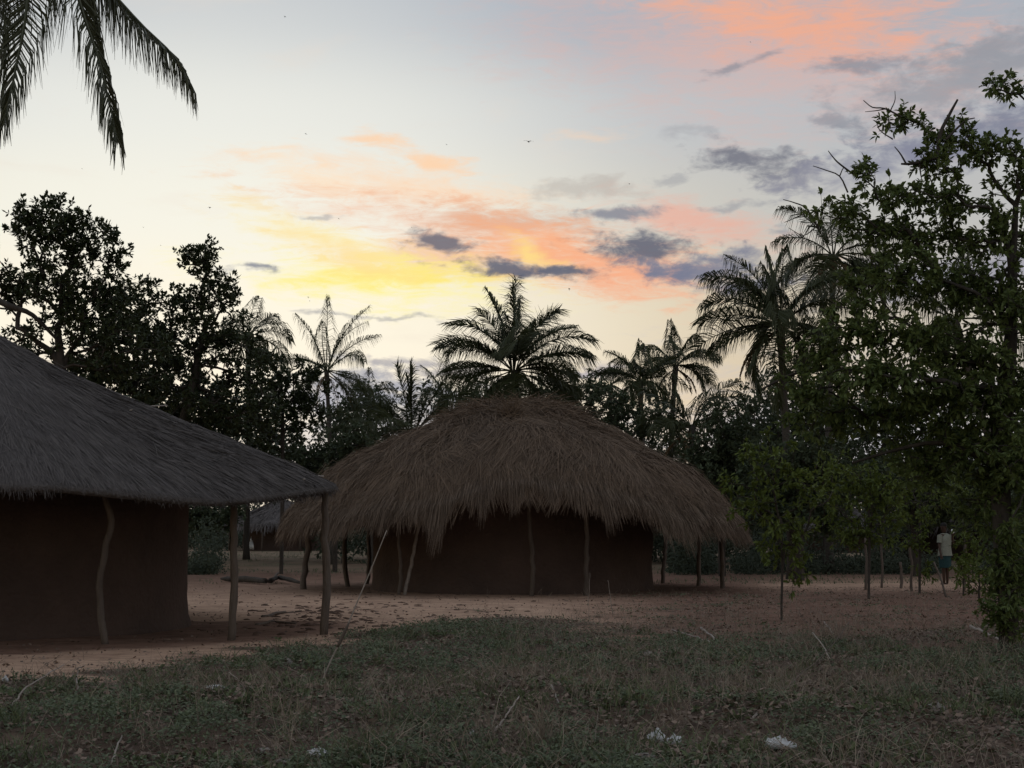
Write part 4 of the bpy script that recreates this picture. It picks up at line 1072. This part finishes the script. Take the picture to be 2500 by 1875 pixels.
# ------------------------------------------------------------------ lumps: stones, clods, litter
def lump(c, r, flat, rng, seg=9, rings=6, rough=.35, stretch=1.0):
    V, F = [], []
    sd = rng.uniform(0, 50)
    for i in range(rings + 1):
        a = pi * i / rings
        for j in range(seg):
            t = 2 * pi * j / seg
            k = 1 + rough * (vnoise(cos(t) * 1.6 + sd + 5, sin(t) * 1.6 + a * 1.5 + sd) - .5) * 2
            V.append((c[0] + r * k * stretch * sin(a) * cos(t), c[1] + r * k * sin(a) * sin(t), c[2] + r * k * flat * cos(a)))
    for i in range(rings):
        for j in range(seg):
            F.append((i * seg + j, (i + 1) * seg + j, (i + 1) * seg + (j + 1) % seg, i * seg + (j + 1) % seg))
    return np.array(V), np.array(F)
def on_ground(px, py):
    g = G(px, py)
    for _ in range(4):
        z = float(gheight(g[0], g[1])); d = ray(px, py); t = (z - CAM_H) / d[2]
        g = np.array([d[0] * t, d[1] * t, z])
    return g
rng = np.random.default_rng(700)
clods = []
for k in range(230):
    px, py = rng.normal(810, 95), rng.normal(1512, 20)
    if k > 150: px, py = rng.uniform(480, 1500), rng.uniform(1450, 1540)
    g = on_ground(px, py); clods.append(lump(g, rng.uniform(.018, .06), rng.uniform(.3, .6), rng, 6, 4, .4, rng.uniform(1, 2.2)))
for k in range(170):
    g = on_ground(rng.uniform(1450, 2450), rng.uniform(1440, 1560)); clods.append(lump(g, rng.uniform(.015, .05), rng.uniform(.3, .6), rng, 6, 4, .4, rng.uniform(1, 2)))
o = part('earth_clods', cat(clods), M['clod'], None, True, kind='stuff', origin=(-2, 27, 0))
tag(o, 'small dark earth clods strewn over the yard', 'clods')
for px, py, r, lab in ((1570, 1855, .055, 'flat pale brown stone below the two white plastic bags'), (648, 1838, .045, 'pale stone at the bottom left of centre'), (690, 1866, .05, 'reddish flat stone at the bottom edge left of centre'),
                       (478, 1712, .028, 'small pale stone below the black plastic scrap'), (1697, 1838, .03, 'small upright pale stone right of the white bags'), (595, 1765, .022, 'tiny grey stone on the weedy mound at left')):
    g = on_ground(px, py)
    o = part('stone', lump(g + [0, 0, r * .2], r, .55, rng, 12, 8, .3, 1.4), M['stone'], None, True, origin=g)
    tag(o, lab, 'stone', 'loose stones in the weeds')

def crumple(px, py, wpx, hpx, label, name='plastic_bag', mat='plastic', seed=0, cat_='plastic bag', tilt=0.0):
    """crushed thin sheet with folds and thickness"""
    rng = np.random.default_rng(seed)
    g = on_ground(px, py); s = g[1] / FPX
    W, Hh = wpx * s * 1.1, hpx * s * 1.5
    n, m = 17, 11
    u, v = np.meshgrid(np.linspace(-1, 1, n), np.linspace(-1, 1, m))
    rr = np.sqrt(u ** 2 * .8 + v ** 2 * .8)
    ed = 1 - .35 * vnoise(u * 2.5 + seed, v * 2.5)
    f = vnoise(u * 3.2 + seed * 3, v * 2.6 + 7) * .6 + np.abs(vnoise(u * 5 + seed, v * 4) - .5) * 1.1
    z = Hh * (.15 + f * (1.05 - .75 * np.clip(rr, 0, 1.2)))
    top = np.stack([g[0] + u * W * .5 * ed, g[1] + v * W * .42 * ed, g[2] + np.maximum(z, .01) + u * tilt * W + .03], -1)
    bot = top.copy(); bot[..., 2] = g[2] + .25 * (top[..., 2] - g[2])
    V = np.concatenate([top.reshape(-1, 3), bot.reshape(-1, 3)])
    ix = np.arange(n * m).reshape(m, n); o_ = n * m
    f1 = np.stack([ix[:-1, :-1], ix[:-1, 1:], ix[1:, 1:], ix[1:, :-1]], -1).reshape(-1, 4)
    per = np.concatenate([ix[0, :-1], ix[:-1, -1], ix[-1, :0:-1], ix[:0:-1, 0]])
    nx_ = np.roll(per, -1)
    F = np.concatenate([f1, (f1 + o_)[:, ::-1], np.stack([per, per + o_, nx_ + o_, nx_], -1)])
    o = part(name, (V, F), M[mat], None, True, origin=g)
    return tag(o, label, cat_, 'litter in the weeds')
crumple(1603, 1816, 44, 20, 'white crumpled plastic bag beside a second one at the bottom', seed=1)
crumple(1644, 1822, 40, 14, 'elongated white plastic bag right of the rounder crumpled one', seed=2, tilt=.12)
crumple(1905, 1829, 78, 16, 'long flattened white plastic bag at the bottom right', seed=3, tilt=-.05)
crumple(2288, 1745, 84, 18, 'greyish torn plastic sack in the weeds at right', 'plastic_sack', 'stone', 4, 'sack')
crumple(778, 1850, 54, 12, 'scatter of white paper scraps at the bottom left of centre', 'paper_scrap', 'plastic', 5, 'paper')
crumple(524, 1690, 60, 10, 'pale strip of plastic on the black scrap at left', 'plastic_strip', 'plastic', 6, 'plastic')
crumple(534, 1702, 36, 16, 'black plastic scrap half buried in the mound at left', 'plastic_scrap', 'plastic_dark', 7, 'plastic')
crumple(13, 1668, 16, 9, 'tiny white plastic piece on the path edge at far left', 'plastic_scrap', 'plastic', 8, 'plastic')
crumple(1768, 1712, 7, 6, 'tiny bright white scrap in the middle of the weeds', 'plastic_scrap', 'plastic', 9, 'plastic')
crumple(178, 1668, 14, 12, 'small pale scrap near the path edge at left', 'plastic_scrap', 'stone', 10, 'plastic')
crumple(1583, 1606, 26, 10, 'pale crumpled scrap in the weeds below the straw hut', 'plastic_scrap', 'stone', 11, 'plastic')
crumple(705, 1626, 16, 12, 'little pale scrap in the green weeds left of the long reed', 'plastic_scrap', 'stone', 12, 'plastic')
crumple(1152, 1798, 10, 7, 'tiny white scrap near the bottom centre', 'plastic_scrap', 'plastic', 13, 'plastic')

# sticks and reeds
def stick(pts, r0, r1, label, name='dry_stick', mat='wood_grey', category='stick', n=12, group='dead sticks and stems in the weeds', lift=0.0):
    W = [np.asarray(p, float) for p in pts]
    W = [w + np.array([0, 0, lift]) for w in W]
    p = spline(W, n); p = p + np.concatenate([np.zeros((1, 3)), RNG.normal(size=(n - 2, 3)) * r0 * .5, np.zeros((1, 3))])
    o = part(name, tube(p, np.linspace(r0, r1, n), 6, True, .2), M[mat], None, True, origin=W[0])
    return tag(o, label, category, group)
b = on_ground(774, 1682); Yb = b[1]
reed = empty('long_reed', tuple(b)); tag(reed, 'long thin pale reed leaning up across the yard in front of the huts', 'reed')
part('stem', tube(spline([b - [0, 0, .05], P(808, 1612, Yb), P(836, 1556, Yb), P(872, 1470, Yb), P(908, 1385, Yb), P(944, 1295, Yb)], 22), np.linspace(.010, .0055, 22), 6), M['wood_grey'], reed, True)
part('dry_sheath', tube(spline([P(824, 1580, Yb), P(838, 1550, Yb), P(852, 1520, Yb)], 6), [.012, .022, .02, .02, .016, .01], 6), M['wood'], reed, True)
def gs(*pp): return [on_ground(a, b) + np.array([0, 0, h]) for a, b, h in pp]
stick(gs((190, 1690, .02), (188, 1665, .12)) + [on_ground(190, 1690) + [.06, 0, .26]], .008, .005, 'crooked upright dead stem near the path edge at left')
stick(gs((30, 1735, .05), (70, 1705, .12), (155, 1660, .16)), .010, .005, 'forked dead branch slanting up from the left edge')
stick(gs((272, 1873, .02), (290, 1845, .10), (310, 1820, .15)), .008, .005, 'pale bent twig at the bottom left')
stick([on_ground(580, 1740) + [0, 0, .05], on_ground(590, 1735) + [.02, 0, .16], on_ground(586, 1740) + [-.02, 0, .26], on_ground(572, 1740) + [-.05, 0, .33]], .006, .004, 'thin arching dead stem beside the black scrap')
stick(gs((1210, 1790, .02), (1240, 1765, .08), (1268, 1742, .14)), .009, .006, 'pale straight stick slanting in the weeds at the bottom centre')
stick(gs((1345, 1716, .16), (1355, 1726, .11), (1367, 1740, .05)), .009, .007, 'short pale stick above the tall dry tuft')
stick(gs((1712, 1536, .02), (1735, 1558, .05), (1752, 1574, .03)), .02, .012, 'pale broken branch on the bare ground right of centre')
stick(gs((2370, 1545, .10), (2410, 1562, .08), (2465, 1585, .06)), .025, .018, 'pale fallen branch against the trunk of the large right tree')
stick(gs((1880, 1715, .05), (1960, 1680, .14), (2030, 1632, .24), (2075, 1580, .34)), .008, .004, 'long dark dead branch slanting up through the weeds at right', mat='wood')
stick(gs((1985, 1605, .30), (2010, 1620, .2), (2026, 1634, .12)), .008, .005, 'forked thin twig above the long dark branch')
stick(gs((2012, 1530, .08), (2024, 1542, .05), (2036, 1552, .02)), .010, .008, 'short pale stick on the red ground at right')
stick(gs((1640, 1540, .02), (1700, 1562, .04), (1745, 1578, .02)), .012, .008, 'thin grey branch lying across the edge of the weeds')
stick(gs((1830, 1780, .03), (1850, 1765, .08)) + [on_ground(1850, 1765) + [.04, 0, .12]], .014, .006, 'pale split stick at the lower right')
stick([on_ground(1438, 1510), on_ground(1438, 1510) + [.0, 0, .35], on_ground(1438, 1510) + [.02, 0, .8]], .006, .003, 'thin upright dead stem in front of the straw hut wall')
stick([on_ground(1495, 1500), on_ground(1495, 1500) + [-.03, 0, .3], on_ground(1495, 1500) + [-.08, 0, .62]], .008, .004, 'crooked upright dead stem at the right of the straw hut wall')
stick([on_ground(1452, 1830) , on_ground(1452, 1830) + [.01, 0, .15], on_ground(1452, 1830) + [.03, 0, .3]], .004, .002, 'thin straw stem at the bottom centre right')
stick(gs((640, 1507, .01), (690, 1498, .02), (735, 1494, .015)), .03, .018, 'low dark branch on the yard left of the third veranda post', mat='wood')
stick(gs((625, 1526, .01), (670, 1522, .02), (722, 1524, .015)), .025, .016, 'second low dark branch on the yard nearer the veranda', mat='wood')
lg = tag(empty('log', tuple(G(640, 1428))), 'crooked fallen log lying on the yard behind the near veranda', 'log')
part('stem', tube(spline([G(540, 1421) + [0, 0, .10], G(600, 1424) + [0, 0, .12], G(655, 1428) + [0, 0, .10], G(682, 1423) + [0, 0, .16], G(742, 1433) + [0, 0, .09]], 18), np.interp(np.linspace(0, 1, 18), [0, .04, .1, .9, 1], [.03, .06, .085, .055, .03]), 9, True, .5), M['bark'], lg, True)
part('branch_stub', tube(spline([G(668, 1425) + [0, 0, .12], G(674, 1422) + [0, -.1, .2], G(680, 1420) + [0, -.1, .26]], 6), np.linspace(.04, .03, 6), 6), M['wood'], lg, True)
# tall dry tuft, bottom centre
rng = np.random.default_rng(720)
def tuft(px, py, n, h, label, spread=.1, mat='drygrass'):
    g = on_ground(px, py)
    b = g + rng.normal(size=(n, 3)) * [spread * .5, spread * .5, 0]
    le = np.stack([rng.normal(size=n) * .28, rng.normal(size=n) * .28, np.ones(n)], -1) * rng.uniform(.4, 1, (n, 1)) * h
    o = part('dry_tuft', strands(b, b + le * .55, b + le + np.stack([rng.normal(size=n) * .12, rng.normal(size=n) * .12, -.05 * np.ones(n)], -1) * h, .006, rng, .3), M[mat], None, origin=g, kind='stuff')
    tag(o, label, 'grass tuft', 'dry grass tufts')
tuft(1330, 1835, 60, .42, 'tallest dry yellow grass tuft at the bottom centre')
tuft(960, 1600, 26, .24, 'wispy dry tuft at the path edge right of the reed')
tuft(2040, 1560, 120, .42, 'reddish dry bushy tuft on the bare ground at right', .5)
tuft(1960, 1575, 60, .34, 'grey dry tuft left of the reddish bushy one', .4)
tuft(970, 1840, 40, .26, 'short dry tuft at the bottom left of centre', .25)
tuft(2270, 1690, 70, .38, 'grey dry tuft above the torn sack', .6)
tuft(1500, 1560, 60, .30, 'thin dry tuft below the right part of the straw hut', .5)
tuft(150, 1835, 40, .22, 'low dry tuft in the bottom left corner', .4)
tuft(1800, 1690, 90, .36, 'wide sparse dry tuft in the middle of the weeds at right', .8)

# ------------------------------------------------------------------ stakes and the person
names = ['leftmost', 'second', 'third', 'fourth', 'fifth', 'sixth']
for i, (px, py, ty, tx, r) in enumerate(((2113, 1440, 1310, 2112, .05), (2152, 1436, 1308, 2150, .045), (2199, 1437, 1372, 2198, .055), (2226, 1444, 1320, 2220, .05), (2352, 1444, 1310, 2356, .05), (2363, 1452, 1375, 2362, .035))):
    b = G(px, py)
    o = part('wooden_stake', pole([b - [0, 0, .1], (b + P(tx, ty, b[1])) / 2 + [.03, 0, 0], P(tx, ty, b[1])], r * .75, r * .6, 7, 8), M['wood'], None, True, origin=b)
    tag(o, f'{names[i]} thin wooden stake from the left in the row by the person', 'stake', 'stakes of the broken fence')
b = G(2312, 1458)
o = part('leaning_stick', pole([b - [0, 0, .05], P(2298, 1415, b[1] + .2), P(2280, 1372, b[1] + .4)], .028, .02, 6, 8), M['wood'], None, True, origin=b)
tag(o, 'dark stick leaning to the left in front of the person', 'stick', 'stakes of the broken fence')

def build_person():
    g = G(2309, 1427.5)
    root = tag(empty('person', tuple(g)), 'person in a pale top and teal wrap standing barefoot among the stakes', 'person')
    root.rotation_euler = (0, 0, rad(0))
    # skeleton: x to the viewer's right, -y toward the viewer; the person is turned half left
    J = {'pelvis': (0, 0, .88), 'waist': (-.005, 0, 1.02), 'chest': (0, .01, 1.2), 'shb': (0, .02, 1.34), 'neck': (-.01, .02, 1.42), 'head0': (-.02, .01, 1.5), 'head1': (-.03, .0, 1.6), 'crown': (-.025, .01, 1.66),
         'hl': (-.07, -.03, .84), 'kl': (-.07, -.07, .47), 'al': (-.05, -.03, .08), 'hL': (-.055, -.01, .03), 'tl': (-.17, -.10, .025),
         'hr': (.07, .03, .84), 'kr': (.055, .0, .47), 'ar': (.06, .05, .08), 'hR': (.06, .075, .03), 'tr': (-.05, -.01, .025),
         'sl': (-.15, -.06, 1.34), 'el': (-.19, -.10, 1.08), 'wl': (-.17, -.20, .86), 'pl': (-.16, -.23, .78),
         'sr': (.15, .07, 1.34), 'er': (.24, .02, 1.12), 'wr': (.20, -.06, 1.33), 'pr': (.19, -.08, 1.41)}
    Rd = {'pelvis': .13, 'waist': .115, 'chest': .13, 'shb': .11, 'neck': .052, 'head0': .075, 'head1': .088, 'crown': .06, 'hl': .085, 'kl': .055, 'al': .036, 'hL': .036, 'tl': .022, 'hr': .085, 'kr': .055, 'ar': .036, 'hR': .036, 'tr': .022,
          'sl': .055, 'el': .04, 'wl': .028, 'pl': .032, 'sr': .055, 'er': .04, 'wr': .028, 'pr': .032}
    E = [('pelvis', 'waist'), ('waist', 'chest'), ('chest', 'shb'), ('shb', 'neck'), ('neck', 'head0'), ('head0', 'head1'), ('head1', 'crown'),
         ('pelvis', 'hl'), ('hl', 'kl'), ('kl', 'al'), ('al', 'hL'), ('hL', 'tl'), ('pelvis', 'hr'), ('hr', 'kr'), ('kr', 'ar'), ('ar', 'hR'), ('hR', 'tr'),
         ('shb', 'sl'), ('sl', 'el'), ('el', 'wl'), ('wl', 'pl'), ('shb', 'sr'), ('sr', 'er'), ('er', 'wr'), ('wr', 'pr')]
    ks = list(J)
    # fingers: short chains rooted in each palm
    for hand, w, p in (('l', 'wl', 'pl'), ('r', 'wr', 'pr')):
        d = np.array(J[p]) - np.array(J[w]); d = d / np.linalg.norm(d)
        s = np.cross(d, [0, 0.6, .8]); s = s / np.linalg.norm(s); c = np.cross(d, s)
        for k, ln in enumerate((.075, .085, .08, .062)):
            a = np.array(J[p]) + s * (k - 1.5) * .021 + d * .02
            n1, n2 = f'f{hand}{k}a', f'f{hand}{k}b'
            J[n1] = tuple(a + d * ln * .5 + c * .006); J[n2] = tuple(a + d * ln * .85 + c * .03)
            Rd[n1], Rd[n2] = .009, .008; E += [(p, n1), (n1, n2)]
        n1, n2 = f't{hand}a', f't{hand}b'
        a = np.array(J[w]) * .5 + np.array(J[p]) * .5
        J[n1] = tuple(a - s * .04 + c * .012); J[n2] = tuple(a - s * .055 + d * .035 + c * .03)
        Rd[n1], Rd[n2] = .011, .009; E += [(p, n1), (n1, n2)]
    ks = list(J)
    me = bpy.data.meshes.new('person_skel')
    me.from_pydata([J[k] for k in ks], [(ks.index(a), ks.index(c)) for a, c in E], [])
    so_ = bpy.data.objects.new('person_skel', me); COL.objects.link(so_)
    md = so_.modifiers.new('skin', 'SKIN'); md.use_smooth_shade = True
    for i, k in enumerate(ks):
        sv_ = me.skin_vertices[0].data[i]; sv_.radius = (Rd[k], Rd[k] * (.8 if k in ('chest', 'waist', 'shb', 'pelvis') else 1)); sv_.use_root = (k == 'pelvis')
    sb = so_.modifiers.new('sub', 'SUBSURF'); sb.levels = 2; sb.render_levels = 2
    dg = bpy.context.evaluated_depsgraph_get()
    ev = bpy.data.meshes.new_from_object(so_.evaluated_get(dg))
    bpy.data.objects.remove(so_); bpy.data.meshes.remove(me)
    # nose and ears joined to the same mesh
    bm = bmesh.new(); bm.from_mesh(ev)
    hx, hy, hz = J['head1']
    fd = np.array([-.75, -.66, 0.])
    sdv = np.array([.66, -.75, 0.])
    for off, sz in ((fd * .088 + [0, 0, -.015], .016), (sdv * .086 + [0, 0, -.01], .02), (-sdv * .086 + [0, 0, -.01], .02), (fd * .082 + [0, 0, -.06], .017), (fd * .08 + sdv * .03 + [0, 0, .015], .011), (fd * .08 - sdv * .03 + [0, 0, .015], .011)):
        r = bmesh.ops.create_icosphere(bm, subdivisions=2, radius=sz)
        for v_ in r['verts']:
            v_.co.z *= 1.3; v_.co += Vector((hx + off[0], hy + off[1], hz + off[2]))
    bm.to_mesh(ev); bm.free()
    ev.name = 'body'; ev.materials.clear(); ev.materials.append(M['skin'])
    for p_ in ev.polygons: p_.use_smooth = True
    bo = bpy.data.objects.new('body', ev); COL.objects.link(bo); bo.parent = root
    def loft(name, rows, mat, n=24, fold=0.0):
        V, F = [], []
        for (cx, cy, cz, rx, ry) in rows:
            for j in range(n):
                t = 2 * pi * j / n; k = 1 + fold * sin(t * 7 + cz * 6)
                V.append((cx + rx * k * cos(t), cy + ry * k * sin(t), cz))
        m = len(rows)
        for i in range(m - 1):
            for j in range(n):
                F.append((i * n + j, i * n + (j + 1) % n, (i + 1) * n + (j + 1) % n, (i + 1) * n + j))
        o_ = bpy.data.objects.new(name, mesh_np(name, np.array(V), np.array(F), mat, True)); COL.objects.link(o_); o_.parent = root
        return o_
    loft('shirt', [(0, 0, .80, .205, .172), (-.005, 0, .90, .19, .155), (0, 0, 1.05, .172, .135), (0, .01, 1.2, .185, .14), (0, .015, 1.32, .2, .125), (0, .02, 1.385, .15, .095), (-.005, .02, 1.42, .075, .07)], M['shirt'], 28, .02)
    for (a, c) in (('sl', 'el'), ('sr', 'er')):
        A_, B_ = np.array(J[a]), np.array(J[c])
        V, F = tube([A_ - (B_ - A_) * .1, A_ + (B_ - A_) * .3, A_ + (B_ - A_) * .72], [.075, .072, .07], 12, False)
        o_ = bpy.data.objects.new('sleeve', mesh_np('sleeve', V, F, M['shirt'], True)); COL.objects.link(o_); o_.parent = root
    loft('wrap_skirt', [(0, 0, .93, .15, .12), (0, 0, .84, .172, .14), (-.01, -.01, .68, .17, .15), (-.01, -.02, .52, .16, .145), (-.01, -.02, .47, .158, .145)], M['skirt'], 28, .05)
    V, F = lump(np.array([J['head1'][0] + .012, J['head1'][1] + .012, J['head1'][2] + .025]), .096, .98, np.random.default_rng(5), 16, 10, .05)
    kp = V[:, 2] > J['head1'][2] + .012
    F = np.array([f for f in F if kp[f].all()])
    o_ = bpy.data.objects.new('hair', mesh_np('hair', V, F, M['hair'], True)); COL.objects.link(o_); o_.parent = root
    # white cloth held up in the raised hand
    cl_ = part('white_cloth', lump(g + np.array(J['pr']) + [.0, -.01, .06], .06, .9, np.random.default_rng(8), 12, 8, .5, .8), M['cloth_white'], None, True, origin=g + np.array(J['pr']))
    tag(cl_, 'small white cloth held up at the shoulder of the standing person', 'cloth')
build_person()
crumple(613, 1345, 14, 26, 'small white bundle standing before the distant grey hut', 'white_bundle', 'cloth_white', 15, 'bundle')

# ------------------------------------------------------------------ birds
def bird(px, py, Y, span_px, yaw, bank, flap, label):
    c = P(px, py, Y); span = span_px * Y / FPX; s = span / 2
    root = tag(empty('flying_bird', tuple(c)), label, 'bird', 'birds in the evening sky')
    root.rotation_euler = (rad(bank), 0, rad(yaw))
    def child(name, V, F, sm=True):
        o_ = bpy.data.objects.new(name, mesh_np(name, np.array(V, float), np.array(F), M['bird'], sm)); COL.objects.link(o_); o_.parent = root
    V, F = tube(np.array([[0, .42, 0], [0, .34, .02], [0, .18, .02], [0, -.05, 0], [0, -.28, 0], [0, -.4, 0]]) * s, np.array([.01, .06, .09, .10, .05, .02]) * s, 8)
    child('body', V, F)
    for sg in (-1, 1):
        z1, z2 = flap * .35 * s, flap * .3 * s
        t = .015 * s
        up = np.array([[0, .2, 0], [sg * .45 * s / s, .28, 0], [sg * 1.0, -.05, 0], [sg * .45, .0, 0], [0, -.12, 0]], float) * s
        up[1, 2] = z1; up[3, 2] = z1; up[2, 2] = z2
        dn = up - [0, 0, t]
        Vw = np.concatenate([up, dn])
        child('wing', Vw, [(0, 1, 3, 4), (1, 2, 3, 3), (5, 9, 8, 6), (6, 8, 7, 7), (0, 5, 6, 1), (1, 6, 7, 2), (2, 7, 8, 3), (3, 8, 9, 4)], False)
    Vt = np.array([[0, -.3, 0], [.12, -.62, 0], [0, -.52, 0], [-.12, -.62, 0]]) * s
    Vt = np.concatenate([Vt, Vt - [0, 0, .01 * s]])
    child('tail', Vt, [(0, 1, 2, 3), (4, 7, 6, 5), (0, 4, 5, 1), (1, 5, 6, 2), (2, 6, 7, 3), (3, 7, 4, 0)], False)
for a in ((1290, 346, 42, 27, 20, 30, .5, 'largest dark bird, wings spread, high in the centre of the sky'),
          (695, 41, 45, 12, 60, 60, .8, 'small bird near the top edge right of the hanging fronds'),
          (747, 327, 50, 14, 80, 20, .2, 'faint bird left of the small peach cloud wisps'),
          (1090, 353, 60, 9, 40, 40, .5, 'tiny bird left below the largest bird'),
          (1536, 449, 48, 9, 30, 60, .6, 'small dark bird above the right grey clouds'),
          (1832, 103, 50, 9, 80, 30, .4, 'small bird under the orange cloud at the top right'),
          (827, 534, 50, 12, 70, 25, .3, 'small bird over the left end of the orange cloud band'),
          (512, 507, 46, 12, 20, 70, .3, 'slanting bird above the pointed broadleaf tree'),
          (752, 726, 55, 10, 50, 60, .6, 'upper of two tiny birds above the slim palm'),
          (756, 735, 55, 8, 120, 50, .5, 'lower of two tiny birds above the slim palm'),
          (1389, 706, 40, 15, 60, 70, .6, 'blurred bird right of the central palm top'),
          (1005, 555, 60, 8, 20, 40, .4, 'tiny bird above the small grey cloud in the orange band'),
          (200, 412, 55, 7, 60, 40, .3, 'tiny bird just below the hanging frond tips'),
          (392, 599, 55, 8, 70, 30, .3, 'tiny bird between the two tall broadleaf trees'),
          (350, 555, 58, 7, 20, 40, .4, 'tiny bird right of the tallest broadleaf tree')):
    bird(*a)
print('objects', len(bpy.data.objects), 'tris', sum(len(o.data.loop_triangles) if o.type == 'MESH' and not o.data.calc_loop_triangles() else 0 for o in bpy.data.objects))
